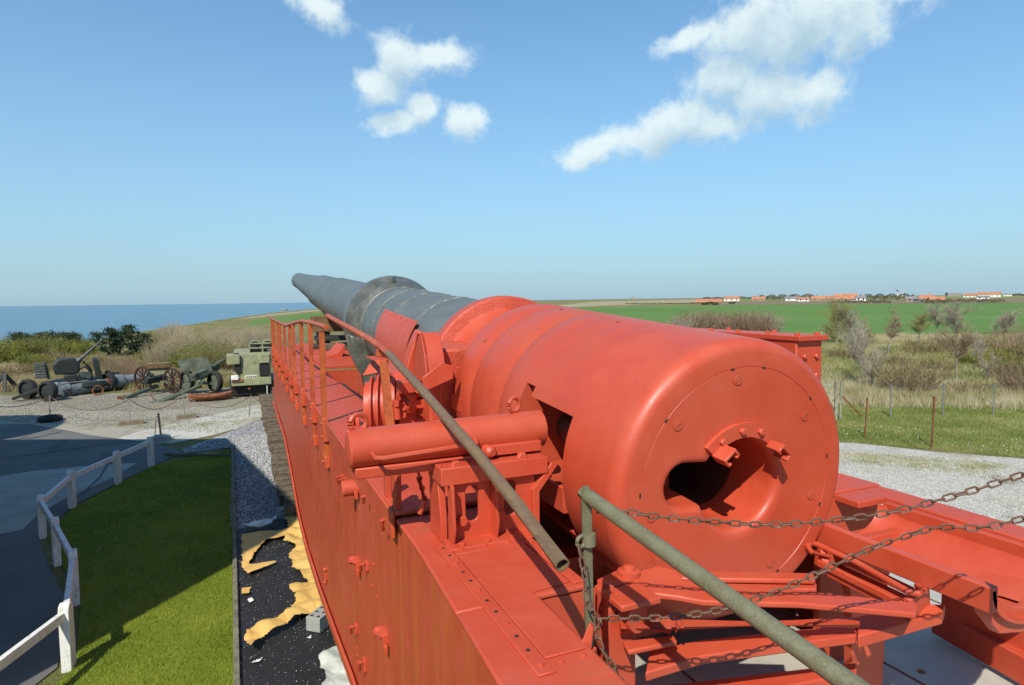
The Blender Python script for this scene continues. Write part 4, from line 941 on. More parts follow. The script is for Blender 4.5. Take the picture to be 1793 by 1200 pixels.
# ------------------------------------------------------------------ bunker beside the lawn (throws the big shadow), lawn, fence, track
HB = 8.0
offx, offy = HB * math.sin(SUN_AZ), HB * math.cos(SUN_AZ)
foot = [(1.05 - offx, 11.7 - offy), (-.45 - offx, 19.9 - offy), (-3.3 - offx, 21.2 - offy), (-5.6 - offx, 22.3 - offy), (-22, 20.5), (-24, 3.2)]
bk = empty('bunker', (-12, 12, 0), 'massive weathered concrete bunker standing left of the lawn', 'bunker')
k = len(foot)
MB().add([(x, y, 0) for x, y in foot] + [(x, y, HB) for x, y in foot], [tuple(range(k, 2*k))] + [(i, (i+1) % k, k+(i+1) % k, k+i) for i in range(k)]).build('wall', M['concrete'], bk, sm=0)
MB().lathe([(0, 2.9), (HB - .2, 2.9), (HB, 2.7)], (-13.4, 18.9, 0), (0, 0, 1), 40).build('turret', M['concrete'], bk, sm=30)
# vent pipe with a cowl on the corner of the roof
vb = Vector((-1.32 - (HB - .9) * math.sin(SUN_AZ), 9.15 - (HB - .9) * math.cos(SUN_AZ), 0))

def lawn_mat():
    m, nt, b = mat('mown_grass', .8, spec=.3); p = pos(nt)
    n = noise(nt, p, 1.1, 5, .6); n2 = noise(nt, p, 60, 3, .6)
    c = ramp(nt, n.outputs['Fac'], [(.3, (.14, .19, .012)), (.7, (.20, .245, .018))]); c = mixc(nt, math_(nt, 'MULTIPLY', n2.outputs['Fac'], .5), c, (.06, .08, .006))
    nt.links.new(c, b.inputs['Base Color']); bump(nt, b, n2.outputs['Fac'], .6, .02); return m
M['lawn'] = lawn_mat()
def blade_mat(name, stops):
    m, nt, b = mat(name, .65, spec=.3); g = nt.nodes.new('ShaderNodeNewGeometry')
    nz = noise(nt, pos(nt), .55, 6, .68); f = math_(nt, 'ADD', math_(nt, 'MULTIPLY', g.outputs['Random Per Island'], .42), math_(nt, 'MULTIPLY', smooth(nt, nz.outputs['Fac'], .3, .7), .58))
    nt.links.new(ramp(nt, f, stops), b.inputs['Base Color'])
    tr = nt.nodes.new('ShaderNodeBsdfTranslucent'); mx = nt.nodes.new('ShaderNodeMixShader'); mx.inputs[0].default_value = .3
    cl_ = [l for l in nt.links if l.to_socket == b.inputs['Base Color']][0].from_socket; nt.links.new(cl_, tr.inputs['Color'])
    nt.links.new(b.outputs[0], mx.inputs[1]); nt.links.new(tr.outputs[0], mx.inputs[2]); nt.links.new(mx.outputs[0], nt.nodes['Material Output'].inputs['Surface']); return m
M['blade_lawn'] = blade_mat('lawn_blades', [(.2, (.14, .19, .010)), (.5, (.22, .275, .015)), (.85, (.34, .35, .04))])
M['blade_mix'] = blade_mat('pasture_blades', [(.2, (.17, .22, .04)), (.45, (.29, .30, .09)), (.6, (.46, .40, .19)), (.85, (.60, .53, .31))])
M['blade_dead'] = blade_mat('dead_scrub_blades', [(.2, (.22, .22, .06)), (.45, (.36, .30, .14)), (.7, (.48, .38, .22)), (.9, (.58, .48, .32))])
M['blade_straw'] = blade_mat('straw_blades', [(.2, (.34, .27, .12)), (.5, (.52, .44, .25)), (.85, (.66, .59, .40))])
M['blade_green'] = blade_mat('fresh_blades', [(.2, (.15, .22, .035)), (.5, (.23, .29, .06)), (.85, (.40, .39, .14))])
def blades(name, xy, h, w, lean, mt, z=0.0, kind='stuff', bend=.5):
    """one triangle-strip blade (two triangles) for each point"""
    n = len(xy); a = nr.uniform(0, 2*np.pi, n); hh = h * nr.uniform(.5, 1.2, n); ww = w * nr.uniform(.6, 1.2, n)
    dx, dy = np.cos(a), np.sin(a); la = nr.uniform(0, 2*np.pi, n); ll = lean * nr.uniform(.2, 1, n) * hh
    b0 = np.stack([xy[:, 0] - dx*ww, xy[:, 1] - dy*ww, np.full(n, z)], 1); b1 = np.stack([xy[:, 0] + dx*ww, xy[:, 1] + dy*ww, np.full(n, z)], 1)
    t = np.stack([xy[:, 0] + np.cos(la)*ll, xy[:, 1] + np.sin(la)*ll, z + hh], 1)
    v = np.stack([b0, b1, t], 1).reshape(-1, 3); f = np.arange(3*n).reshape(-1, 3)
    o = fast_obj(name, v, f, mt); setp(o, kind=kind); return o
def in_poly(xy, poly):
    x, y = xy[:, 0], xy[:, 1]; c = np.zeros(len(xy), bool); j = len(poly) - 1
    for i in range(len(poly)):
        xi, yi = poly[i]; xj, yj = poly[j]
        c ^= ((yi > y) != (yj > y)) & (x < (xj - xi) * (y - yi) / (yj - yi + 1e-12) + xi); j = i
    return c
def scatter(poly, n):
    p = np.array(poly); lo, hi = p.min(0), p.max(0); xy = nr.uniform(lo, hi, (n * 3, 2)); xy = xy[in_poly(xy, poly)]; return xy[:n]
fp = [(-2.10, 17.26), (-2.58, 15.91), (-3.11, 14.40), (-3.19, 12.74), (-2.67, 11.28), (-2.12, 9.68), (-1.83, 7.94), (-2.42, 6.35)]
lawn_poly = [(-.36, 18.3), (-2.0, 17.4)] + [(x + .06, y) for x, y in fp[1:]] + [(-2.9, 4.5), (-.15, 4.5)]
sheet('lawn', lawn_poly, .02, M['lawn'])
lg = blades('lawn_grass', scatter(lawn_poly, 90000), .035, .004, .8, M['blade_lawn'], .02)
setp(lg, 'short mown green grass of the lawn behind the white fence', 'grass')
# concrete edging between lawn and track
M['mossy'] = simple('mossy_edging', (.10, .095, .065), .9, .35, 8, c2=(.17, .16, .11), bmp=.4)
MB().mm(-.03, .03, 0, 14.4, 0, .08).build('kerb', M['mossy'], bevel=.008)
kb = bpy.data.objects['kerb']; kb.location = (-.14, 4.4, 0); kb.rotation_euler = (0, 0, math.atan2(.17, 14.0)); setp(kb, 'thin concrete edging strip between the lawn and the track', 'edging')
MB().box((-1.15, 17.95, .045), (1.75, .06, .07), Matrix.Rotation(R(-29), 3, 'Z')).build('edging', M['mossy']); setp(bpy.data.objects['edging'], 'concrete edging strip closing the far end of the lawn', 'edging')
# white concrete fence: posts with rounded heads, one rail per bay
PH = .74
nxt = ['nearest the dark chain post', 'second from the dark chain post', 'third from the dark chain post', 'at the outer corner', 'next after the corner', 'wholly in shade beside the sunlit post', 'half in sunlight', 'beyond the sunlit post']
for i, (x, y) in enumerate(fp):
    a = fp[max(0, i-1)]; b = fp[min(len(fp)-1, i+1)]; ang = math.atan2(b[1] - a[1], b[0] - a[0])
    n = 10; prof = [(-.075, 0), (.075, 0), (.075, PH - .075)] + [(.075 * math.cos(R(18 * k)), PH - .075 + .075 * math.sin(R(18 * k))) for k in range(1, 10)] + [(-.075, PH - .075)]
    t = Vector((math.cos(ang), math.sin(ang), 0)); nn = Vector((-t.y, t.x, 0))
    o = MB().prism(prof, Vector((x, y, 0)) + nn * .05, t, Vector((0, 0, 1)), .10).build('fence_post', M['white_paint'], bevel=.008)
    setp(o, 'white concrete fence post ' + nxt[i], 'fence post', 'white concrete fence posts')
for i in range(len(fp) - 1):
    a, b = Vector((*fp[i], PH - .13)), Vector((*fp[i+1], PH - .13)); d = (b - a).normalized()
    o = MB().beam(a + d * .03, b - d * .03, .06, .10).build('fence_rail', M['white_paint'], bevel=.006)
    setp(o, 'white fence rail leading from the post ' + nxt[i], 'fence rail', 'white fence rails')
# sleepers and rails
ME_SL = MB().mm(-1.27, 1.27, -.13, .13, 0, .30).build('sleeper', M['wood_dark'], bevel=.015).data; bpy.data.objects.remove(bpy.data.objects['sleeper'])
trk = empty('railway_track', (GX, 16, 0), 'old timber sleepers and rails of the track under the railway gun', 'track')
for i, y in enumerate(np.arange(11.75, 27, .42)):
    mx = Matrix.Translation((GX + rnd.uniform(-.06, .06), y + rnd.uniform(-.03, .03), rnd.uniform(-.02, .02) + .015)) @ Matrix.Rotation(rnd.uniform(-.02, .02), 4, 'Z') @ Matrix.Scale(rnd.uniform(.93, 1.03), 4, (0, 0, 1))
    o = bpy.data.objects.new('sleeper', ME_SL); COL.objects.link(o); o.modifiers.new('bevel', 'BEVEL').width = .012; o.parent = trk; o.matrix_basis = Matrix.Translation((-GX, -16, 0)) @ mx
for sg in (-1, 1):
    x = GX + sg * .755; MB().prism([(-.065, 0), (.065, 0), (.065, .02), (.012, .035), (.012, .12), (.036, .13), (.036, .17), (-.036, .17), (-.036, .13), (-.012, .12), (-.012, .035), (-.065, .02)], (x, 11.5, .31), (1, 0, 0), (0, 0, 1), -16).build('rail', M['rust'], trk)
# ballast stones, pale grit stones
def stones(name, xy, s0, s1, mt, z=.014, flat=.7):
    n = len(xy); base = np.array([(1,0,0),(-1,0,0),(0,1,0),(0,-1,0),(0,0,1),(0,0,-1)], float); fi = np.array([(0,2,4),(2,1,4),(1,3,4),(3,0,4),(2,0,5),(1,2,5),(3,1,5),(0,3,5)])
    s = nr.uniform(s0, s1, n); v = np.repeat(base[None], n, 0) * nr.uniform(.6, 1.3, (n, 6, 1)); a = nr.uniform(0, 6.28, n); ca, sa = np.cos(a), np.sin(a)
    sq = nr.uniform(.6, 1.1, (n, 3)); v = v * sq[:, None, :]
    x = v[..., 0] * ca[:, None] - v[..., 1] * sa[:, None]; y = v[..., 0] * sa[:, None] + v[..., 1] * ca[:, None]
    v = np.stack([x, y, v[..., 2] * flat], -1) * s[:, None, None] + np.concatenate([xy, (z + s * .25)[:, None]], 1)[:, None, :]
    f = (fi[None] + (np.arange(n) * 6)[:, None, None]).reshape(-1, 3)
    o = fast_obj(name, v.reshape(-1, 3), f, mt); setp(o, kind='stuff'); return o
def stone_mat(name, stops):
    m, nt, b = mat(name, .85, spec=.3); g = nt.nodes.new('ShaderNodeNewGeometry'); nt.links.new(ramp(nt, g.outputs['Random Per Island'], stops), b.inputs['Base Color']); return m
M['stone_grey'] = stone_mat('ballast_stones', [(0, (.11, .11, .11)), (.5, (.27, .27, .265)), (1, (.62, .61, .59))])
M['stone_yard'] = stone_mat('yard_chippings', [(0, (.16, .145, .115)), (.5, (.27, .25, .20)), (1, (.50, .475, .41))]); M['stone_pale'] = stone_mat('limestone_chips', [(0, (.33, .31, .27)), (.5, (.50, .48, .42)), (1, (.72, .70, .64))])
setp(stones('ballast_stones', np.concatenate([scatter([(-.3, 11.9), (.8, 11.9), (.8, 20), (-.6, 20.3), (-1.3, 18.9), (-.33, 18.5)], 26000), scatter([(2.9, 12), (3.6, 12), (3.6, 20), (2.9, 20)], 2000)]), .012, .03, M['stone_grey']), 'grey ballast stones heaped along the track', 'ballast')
# loose sheets beside the track: black plastic, torn yellow sheeting, polythene, breeze block
def torn(name, poly, n, mt, z0, amp, seed, tear, label, cat, th=0.0):
    """crumpled sheet: grid clipped by an uneven outline, lifted in folds"""
    p = np.array(poly); lo, hi = p.min(0), p.max(0); nx = n; ny = max(4, int(n * (hi[1] - lo[1]) / (hi[0] - lo[0])))
    ny = min(ny, 260)
    gx, gy = np.meshgrid(np.linspace(lo[0], hi[0], nx), np.linspace(lo[1], hi[1], ny)); rs = np.random.default_rng(seed)
    ph = rs.uniform(0, 6.28, 14); fx = rs.uniform(-9, 9, 14); fy = rs.uniform(-9, 9, 14)
    h = sum(np.abs(np.sin(gx * fx[i] + gy * fy[i] + ph[i])) ** .7 for i in range(7)) / 7
    h2 = sum(np.sin(gx * fx[i] * 3 + gy * fy[i] * 3 + ph[i]) for i in range(7, 14)) / 7
    xy = np.stack([gx, gy], -1).reshape(-1, 2)
    jx = xy + tear * np.stack([np.sin(xy[:, 1] * 17 + ph[0]) + .7 * np.sin(xy[:, 1] * 41 + ph[1]) + .5 * np.sin(xy[:, 0] * 29), np.sin(xy[:, 0] * 15 + ph[2]) + .6 * np.sin(xy[:, 0] * 37 + ph[3])], 1)
    ok = in_poly(jx, poly).reshape(ny, nx)
    v = np.stack([gx, gy, z0 + amp * (h * .8 + .25 * h2 + .1)], -1).reshape(-1, 3)
    i = np.arange(nx * ny).reshape(ny, nx); m_ = ok[:-1, :-1] & ok[1:, :-1] & ok[:-1, 1:] & ok[1:, 1:]
    f = np.stack([i[:-1, :-1], i[:-1, 1:], i[1:, 1:], i[1:, :-1]], -1)[m_]
    used = np.unique(f); rem = np.full(nx * ny, -1); rem[used] = np.arange(len(used))
    o = fast_obj(name, v[used], rem[f], mt, smooth=True); setp(o, label, cat); return o
M['black_sheet'] = simple('black_plastic', (.016, .015, .014), .62, .3, 3, bmp=.25, fine=14)
M['yellow_sheet'] = simple('yellow_sheeting', (.60, .35, .085), .7, .12, 4, c2=(.66, .43, .13), bmp=.3, fine=18)
M['polythene'] = simple('cloudy_polythene', (.50, .52, .45), .35, .15, 5, bmp=.3, fine=20)
sheet('track_bed', [(-.2, 4.4), (3.6, 4.4), (3.6, 11.6), (-.33, 11.6)], .006, M['ballast'])
torn('ground_sheet', [(-.10, 4.6), (1.6, 4.6), (1.6, 11.6), (.35, 12.0), (-.22, 11.7)], 70, M['black_sheet'], .012, .03, 3, .012, 'black plastic ground sheet laid between lawn edging and sleepers', 'plastic sheet')
def px2(pts): return [tuple(P(x, y, .06)[:2]) for x, y in pts]
def grow(pts): return pts
ys_ = [(494, 905), (560, 900), (590, 960), (600, 1040), (604, 1075), (560, 1080), (520, 1090), (470, 1120), (432, 1150), (428, 1120), (450, 1105), (490, 1092), (520, 1062), (505, 1035), (540, 1028), (512, 1000), (505, 978), (520, 965), (497, 955), (508, 935)]
torn('yellow_sheet', px2(ys_), 110, M['yellow_sheet'], .055, .15, 5, .012, 'torn yellow sheeting bunched along the foot of the gun girder', 'sheeting')
torn('yellow_sheet', px2([(422, 938), (470, 932), (520, 925), (510, 940), (470, 948), (452, 962), (436, 990), (484, 985), (478, 992), (436, 1008), (424, 1000)]), 90, M['yellow_sheet'], .05, .06, 8, .010, 'smaller torn yellow strip beside the lawn edging', 'sheeting')
torn('yellow_sheet', px2([(423, 1030), (440, 1028), (436, 1040), (423, 1040)]), 30, M['yellow_sheet'], .045, .03, 9, .006, 'tiny yellow scrap against the lawn edging', 'sheeting')
torn('polythene_sheet', px2([(556, 1165), (590, 1146), (606, 1180), (640, 1225), (560, 1230), (570, 1195)]), 60, M['polythene'], .05, .14, 12, .012, 'crumpled cloudy polythene heap under the girder', 'polythene')
torn('polythene_sheet', px2([(420, 925), (448, 918), (470, 915), (487, 906), (478, 922), (452, 932), (430, 930)]), 40, M['polythene'], .05, .12, 13, .006, 'grey polythene flap at the end of the black ground sheet', 'polythene')
M['paper'] = simple('litter_paper', (.72, .72, .68), .6, .05, 8)
for pts, lb in (([(432, 1050), (441, 1046), (446, 1052), (436, 1056)], 'small pale leaf of litter on the black sheet'), ([(438, 1160), (462, 1150), (455, 1160), (440, 1163)], 'torn white paper scrap on the black sheet'), ([(536, 1118), (546, 1112), (545, 1120)], 'white paper scrap beside the breeze block')):
    torn('litter', px2(pts), 10, M['paper'], .052, .02, 4, 0, lb, 'litter')
bb = P(566, 1098, 0); ang = math.atan2(.75, .66)
blk = empty('breeze_block', tuple(bb), 'grey hollow breeze block lying beside the yellow sheeting', 'breeze block')
mb = MB(); dirv = Vector((math.cos(ang), math.sin(ang), 0)); side = Vector((-dirv.y, dirv.x, 0))
Mx = Matrix((dirv, side, Vector((0, 0, 1)))).transposed(); c = Vector(bb) + Vector((0, 0, .04))
MB().box(c + Vector((0, 0, .085)), (.40, .19, .17), Mx).build('body', M['concrete_block'], blk, bevel=.006)
for k in range(4):
    for j in (-1, 1): MB().lathe([(0, .02), (.001, .02)], c + dirv * (-.15 + .1 * k) + side * (.045 * j) + Vector((0, 0, .1705)), (0, 0, 1), 12).build('hole', M['dark'], blk)
bb2 = P(505, 903, 0); MB().box(Vector(bb2) + Vector((0.0, 0, .1)), (.38, .2, .14), Matrix.Rotation(R(20), 3, 'Z')).build('concrete_block', M['concrete_block'], bevel=.01); setp(bpy.data.objects['concrete_block'], 'pale concrete block resting on the sleeper ends', 'concrete block')
M['old_block'] = simple('weathered_stone_block', (.20, .165, .11), .9, .3, 6, bmp=.4); M['pale_block'] = simple('limewashed_block', (.42, .40, .33), .9, .25, 5, bmp=.4)
# chain fence across the yard: posts in concrete or tyre feet, sagging chains between
cp = [((-70, 730), 'tyre'), ((88, 738), 'tyre'), ((227, 744), 'block'), ((324, 733), 'block'), ((435, 738), 'block'), ((560, 735), 'block')]
where = ['left of the tyre-footed post', 'standing in a black tyre on the shadow edge', 'in a long low timber foot', 'in a stone block beside the pale path', 'leaning in a white block', 'behind the gun girder']
tops = []
for i, ((px, py), kind) in enumerate(cp):
    b = Vector(P(px, py, 0)); h = .86; ln = .05 if i == 4 else rnd.uniform(-.02, .02)
    root = empty('barrier_post', tuple(b), 'thin grey barrier post ' + where[i], 'barrier post', 'chain barrier posts')
    top = b + Vector((ln * 2.2, 0, h)); tops.append(top)
    MB().tube([b + Vector((0, 0, .02)), top], .017, 8).build('post', M['galv'], root)
    if kind == 'tyre':
        n = 24; MB().tube([b + Vector((.27 * math.cos(6.283*k/n), .27 * math.sin(6.283*k/n), .10)) for k in range(n)], .10, 8, closed=True).build('foot', M['rubber'], root)
        MB().lathe([(0, .18), (.06, .18)], b, (0, 0, 1), 20).build('filling', M['concrete'], root)
    else:
        w = .62 if i == 3 else (.7 if i == 2 else .66); MB().box(b + Vector((0.05, -.02, .08)), (w, .24, .15), Matrix.Rotation(R(12), 3, 'Z')).build('foot', M['old_block'] if i != 4 else M['pale_block'], root, bevel=.015)
for i in range(len(tops) - 1):
    a, b = tops[i], tops[i+1]; sag = .42
    pts = [a.lerp(b, t) + Vector((0, 0, -.02 - sag * 4 * t * (1 - t))) for t in np.linspace(0, 1, 25)]
    o = MB().tube(pts, .013, 5).build('barrier_chain', M['chain']); setp(o, 'sagging rusty chain from the post ' + where[i], 'chain', 'chains of the yard barrier')
b = Vector(P(283, 772, 0)); root = empty('chain_post', tuple(b), 'short dark iron post with hanging chain near the end of the white fence', 'post')
MB().tube([b, b + Vector((-.05, 0, .80))], .028, 8).build('post', M['black_steel'], root); MB().tube([b + Vector((-.05, 0, .78)), b + Vector((-.13, 0, .5)), b + Vector((-.16, 0, .16))], .012, 6).build('hanging_chain', M['chain'], root)
MB().lathe([(0, .26), (.14, .24), (.18, .16)], b, (0, 0, 1), 16).build('foot', M['concrete'], root)

M['stone_crumb'] = stone_mat('pale_grit_crumbs', [(0, (.16, .15, .13)), (.6, (.36, .34, .30)), (1, (.65, .63, .57))])
setp(stones('grit', scatter([(-.08, 5.2), (.95, 5.2), (.95, 11.8), (-.18, 11.6)], 1500), .003, .009, M['stone_crumb'], .045), 'scattered grit on the black ground sheet', 'grit')
# tarred seams across the asphalt
M['tar'] = simple('tar_seam', (.035, .035, .036), .7, .2, 6)
for i, pts in enumerate(([(-20, 806), (60, 797), (140, 786), (210, 776), (268, 772)], [(-20, 775), (60, 768), (110, 757)], [(140, 870), (175, 838), (190, 812)])):
    pp_ = [Vector(P(x, y, 0)) for x, y in pts]; w_ = .025; vs = []
    for j, p in enumerate(pp_): d = (pp_[min(j+1, len(pp_)-1)] - pp_[max(j-1, 0)]).normalized(); nrm = Vector((-d.y, d.x, 0)) * w_; vs += [(p + nrm)[:2] + (.027,), (p - nrm)[:2] + (.027,)]
    setp(MB().add(vs, [(2*j, 2*j+1, 2*j+3, 2*j+2) for j in range(len(pp_)-1)]).build('tar_seam', M['tar'], sm=0), kind='structure')
# ------------------------------------------------------------------ vegetation
def twig_mat(name, stops):
    m, nt, b = mat(name, .85, spec=.2); g = nt.nodes.new('ShaderNodeNewGeometry'); nt.links.new(ramp(nt, g.outputs['Random Per Island'], stops), b.inputs['Base Color']); return m
M['twig_grey'] = twig_mat('grey_twigs', [(0, (.22, .19, .14)), (.5, (.33, .285, .21)), (1, (.46, .40, .29))])
M['twig_brown'] = twig_mat('brown_twigs', [(0, (.17, .115, .075)), (.5, (.27, .19, .12)), (1, (.39, .28, .17))])
M['twig_straw'] = twig_mat('straw_twigs', [(0, (.30, .24, .14)), (.5, (.44, .36, .23)), (1, (.57, .48, .32))])
M['twig_green'] = twig_mat('budding_twigs', [(0, (.18, .17, .06)), (.5, (.27, .25, .09)), (1, (.38, .34, .14))])
M['bark'] = simple('grey_bark', (.17, .15, .12), .9, .35, 9, c2=(.26, .23, .18), bmp=.5)
M['leaf_pine'] = blade_mat('pine_needles', [(.2, (.022, .042, .018)), (.55, (.04, .068, .028)), (.85, (.08, .105, .045))])
M['leaf_gorse'] = blade_mat('gorse_leaves', [(.2, (.10, .13, .018)), (.55, (.19, .20, .03)), (.85, (.34, .31, .05))])
M['leaf_bud'] = blade_mat('budding_leaves', [(.2, (.11, .135, .028)), (.55, (.19, .20, .045)), (.85, (.30, .28, .085))])
def segs_mesh(name, segs, mt, n=3):
    s = np.array([(*a, *b, r0, r1) for a, b, r0, r1 in segs], float); p, q, r0, r1 = s[:, :3], s[:, 3:6], s[:, 6], s[:, 7]
    d = q - p; d /= np.linalg.norm(d, axis=1, keepdims=True) + 1e-9
    ref = np.where(np.abs(d[:, 2:3]) > .9, np.array([[1., 0, 0]]), np.array([[0, 0, 1.]])); x = np.cross(d, ref); x /= np.linalg.norm(x, axis=1, keepdims=True); u = np.cross(x, d)
    vs = []
    for e, r in ((p, r0), (q, r1)):
        for k in range(n): a = 2 * math.pi * k / n; vs.append(e + (x * math.cos(a) + u * math.sin(a)) * r[:, None])
    v = np.stack(vs, 1).reshape(-1, 3); b = (np.arange(len(s)) * 2 * n)[:, None, None]
    f = np.array([(k, (k+1) % n, n + (k+1) % n, n + k) for k in range(n)])[None] + b
    return mesh_fast(name, v, f.reshape(-1, 4), mt)
def branchy(rr, h, wind, levels, thick, spread=.8, kids=(5, 5, 4), crown=.3):
    """bare branching skeleton; level 0-1 is the trunk, the rest twigs"""
    trunk, twigs = [], []
    def grow(p, d, L, r, lev):
        n = 4 if lev < 2 else 3; step = L / n; cur = Vector(p); dd = Vector(d)
        for i in range(n):
            dd = (dd + Vector((rr.gauss(0, .16), rr.gauss(0, .16), rr.gauss(0, .08))) + wind * (.10 + .05 * lev)).normalized()
            nx = cur + dd * step; ra = r * (1 - .75 * i / n); rb = r * (1 - .75 * (i + 1) / n)
            (trunk if lev < 1 else twigs).append((tuple(cur), tuple(nx), max(ra, .007), max(rb, .005)))
            cur = nx
            if lev < levels and (lev > 0 or i / n >= crown - .01):
                for _ in range(kids[min(lev, len(kids) - 1)] if lev else kids[0]):
                    t = rr.uniform(.0, 1); a = rr.uniform(0, 6.283); side = Vector((math.cos(a), math.sin(a), rr.uniform(-.15, .5))) * spread
                    grow(cur - dd * step * t, (dd + side).normalized(), L * rr.uniform(.38, .6), max(rb * .6, .004), lev + 1)
    grow((0, 0, 0), (rr.uniform(-.1, .1), rr.uniform(-.1, .1), 1), h * .62, thick, 0)
    return trunk, twigs
def quads_mesh(name, c, size, mt, seed, flat=.0):
    rs = np.random.default_rng(seed); n = len(c); a = rs.normal(size=(n, 3)); a[:, 2] *= (1 - flat); a /= np.linalg.norm(a, axis=1, keepdims=True); b = rs.normal(size=(n, 3)); b -= a * (a * b).sum(1, keepdims=True); b /= np.linalg.norm(b, axis=1, keepdims=True)
    s = size * rs.uniform(.6, 1.4, (n, 1)); w = .45
    v = np.stack([c - a*s, c + b*s*w, c + a*s, c - b*s*w], 1).reshape(-1, 3); return mesh_fast(name, v, np.arange(4*n).reshape(-1, 4), mt)
PROTO_WIND = Vector((.55, .1, 0))             # the sea wind bends everything the same way
def tree_proto(name, seed, h, mt, levels=3, thick=.06, kids=(4, 4, 3), spread=.85, buds=0, wind=1.0, crown=.3, budm='leaf_bud'):
    rr = random.Random(seed); tr, tw = branchy(rr, h, PROTO_WIND * wind, levels, thick, spread, kids, crown)
    d = {'trunk': segs_mesh('trunk', tr, M['bark'], 6), 'crown': segs_mesh('crown', tw, mt, 3)}
    if buds:
        pts = np.array([s[1] for s in rr.sample(tw, min(buds, len(tw)))]); d['crown_buds'] = quads_mesh('crown_buds', pts, .03, M[budm], seed)
    return d
def shrub_proto(seed, w, h, n, mt, leaf=0, leafm='leaf_bud', up=.75, wind=.35, leafs=.035, r0=.012):
    """a thicket of stems fanning out of one stool"""
    rr = random.Random(seed); sg = []; tips = []
    for i in range(n):
        a = rr.uniform(0, 6.283); q = math.sqrt(rr.random()); bx, by = math.cos(a) * q * w * .3, math.sin(a) * q * w * .3
        d = Vector((math.cos(a) * q * (1 - up) * 2.2 + wind * .2, math.sin(a) * q * (1 - up) * 2.2, 1)).normalized(); L = h * rr.uniform(.6, 1.05) * (1 - .35 * q * q); p = Vector((bx, by, 0)); r = r0
        for k in range(4):
            d = (d + Vector((rr.gauss(0, .13) + wind * .05, rr.gauss(0, .13), 0))).normalized(); q2 = p + d * L / 4; sg.append((tuple(p), tuple(q2), r, r * .72)); 
            if k >= 1:
                for _ in range(2):
                    e = (d + Vector((rr.gauss(0, .55), rr.gauss(0, .55), rr.uniform(-.1, .3)))).normalized(); t = p.lerp(q2, rr.random()); tt = t + e * L * rr.uniform(.12, .26); sg.append((tuple(t), tuple(tt), r * .6, r0 * .35)); tips.append(tuple(tt))
            p = q2; r *= .72
        tips.append(tuple(p))
    d = {'stems': segs_mesh('stems', sg, mt, 3)}
    if leaf:
        pts = np.array([rr.choice(tips) for _ in range(leaf)]) + np.random.default_rng(seed).normal(0, .07, (leaf, 3)); pts[:, 2] = np.abs(pts[:, 2]); d['leaves'] = quads_mesh('leaves', pts, leafs, M[leafm], seed)
    return d
def plant(name, proto, loc, rz, sc, label, cat, group):
    o = empty(name, (loc[0], loc[1], 0), label, cat, group); o.rotation_euler = (0, 0, rz); o.scale = (sc, sc, sc) if not isinstance(sc, tuple) else sc
    for k, me in proto.items():
        c = bpy.data.objects.new(k, me); COL.objects.link(c); c.parent = o
        if k == 'crown_buds': c['kind'] = 'stuff'
    return o
def pine_proto(seed, h, w, n):
    rr = random.Random(seed); tr = []; p = Vector((0, 0, 0))
    for k in range(5): q = p + Vector((rr.gauss(.05, .05), rr.gauss(0, .05), h * .17)); tr.append((tuple(p), tuple(q), .09 - .012 * k, .08 - .012 * k)); p = q
    cl = []
    for k in range(24):
        a = rr.uniform(0, 6.283); z = h * rr.uniform(.22, .97); rad = w * .5 * (1.05 - .55 * z / h) * math.sqrt(rr.random()); c = Vector((math.cos(a) * rad + .25 * z / h, math.sin(a) * rad, z)); cl.append(c); tr.append(((.1 * z / h, 0, z * .85), tuple(c), .025, .01))
    rs = np.random.default_rng(seed); pts = np.concatenate([np.array(c) + rs.normal(0, 1, (n // 24, 3)) * np.array([.26, .26, .13]) * w / 2.2 for c in cl])
    pts = pts[pts[:, 2] > .1]
    return {'trunk': segs_mesh('trunk', tr, M['bark'], 5), 'crown': quads_mesh('crown', pts, .085, M['leaf_pine'], seed)}
TP = {'grey': tree_proto('t', 1, 3.6, M['twig_grey'], 3, .06, (4, 4, 3)), 'grey2': tree_proto('t', 2, 3.6, M['twig_brown'], 3, .055, (4, 4, 3), wind=1.3), 'green': tree_proto('t', 5, 3.4, M['twig_green'], 3, .07, (5, 4, 3), buds=900, spread=1.0),
      'thin': tree_proto('t', 9, 4.0, M['twig_grey'], 3, .035, (3, 3, 2), spread=.6, wind=.15, crown=.0), 'round': tree_proto('t', 12, 4.4, M['twig_grey'], 3, .075, (4, 4, 3), spread=1.15, wind=.35, buds=250, crown=.2), 'multi': tree_proto('t', 41, 4.6, M['twig_green'], 3, .06, (4, 4, 3), spread=.85, wind=.2, buds=250, crown=.0), 'multi2': tree_proto('t', 47, 4.4, M['twig_grey'], 3, .06, (4, 4, 3), spread=.8, wind=.25, crown=.0), 'dark': tree_proto('t', 21, 3.2, M['twig_brown'], 3, .06, (4, 4, 3), spread=.9, wind=1.7)}
SP = {'brown': shrub_proto(3, 2.2, 1.8, 170, M['twig_brown']), 'brown_leaf': shrub_proto(4, 2.3, 1.65, 190, M['twig_brown'], 900, up=.68), 'straw': shrub_proto(6, 2.2, 2.6, 200, M['twig_straw'], up=.86), 'grey': shrub_proto(8, 2.3, 2.4, 170, M['twig_grey'], up=.8), 'gorse': shrub_proto(10, 2.0, 1.3, 130, M['twig_green'], 3800, 'leaf_gorse', .62, .2, .05),
      'bud': shrub_proto(13, 2.3, 1.9, 150, M['twig_green'], 2600, 'leaf_bud', .72), 'hedge': shrub_proto(18, 2.6, 2.3, 150, M['twig_brown'], up=.72, r0=.026), 'hedge2': shrub_proto(19, 2.6, 2.2, 150, M['twig_grey'], up=.75, r0=.026), 'bramble': shrub_proto(15, 2.0, .75, 160, M['twig_brown'], 700, up=.4)}
def gp(px, py): return P(px, py, 0)
tw = 'windswept bare trees on the rough pasture'
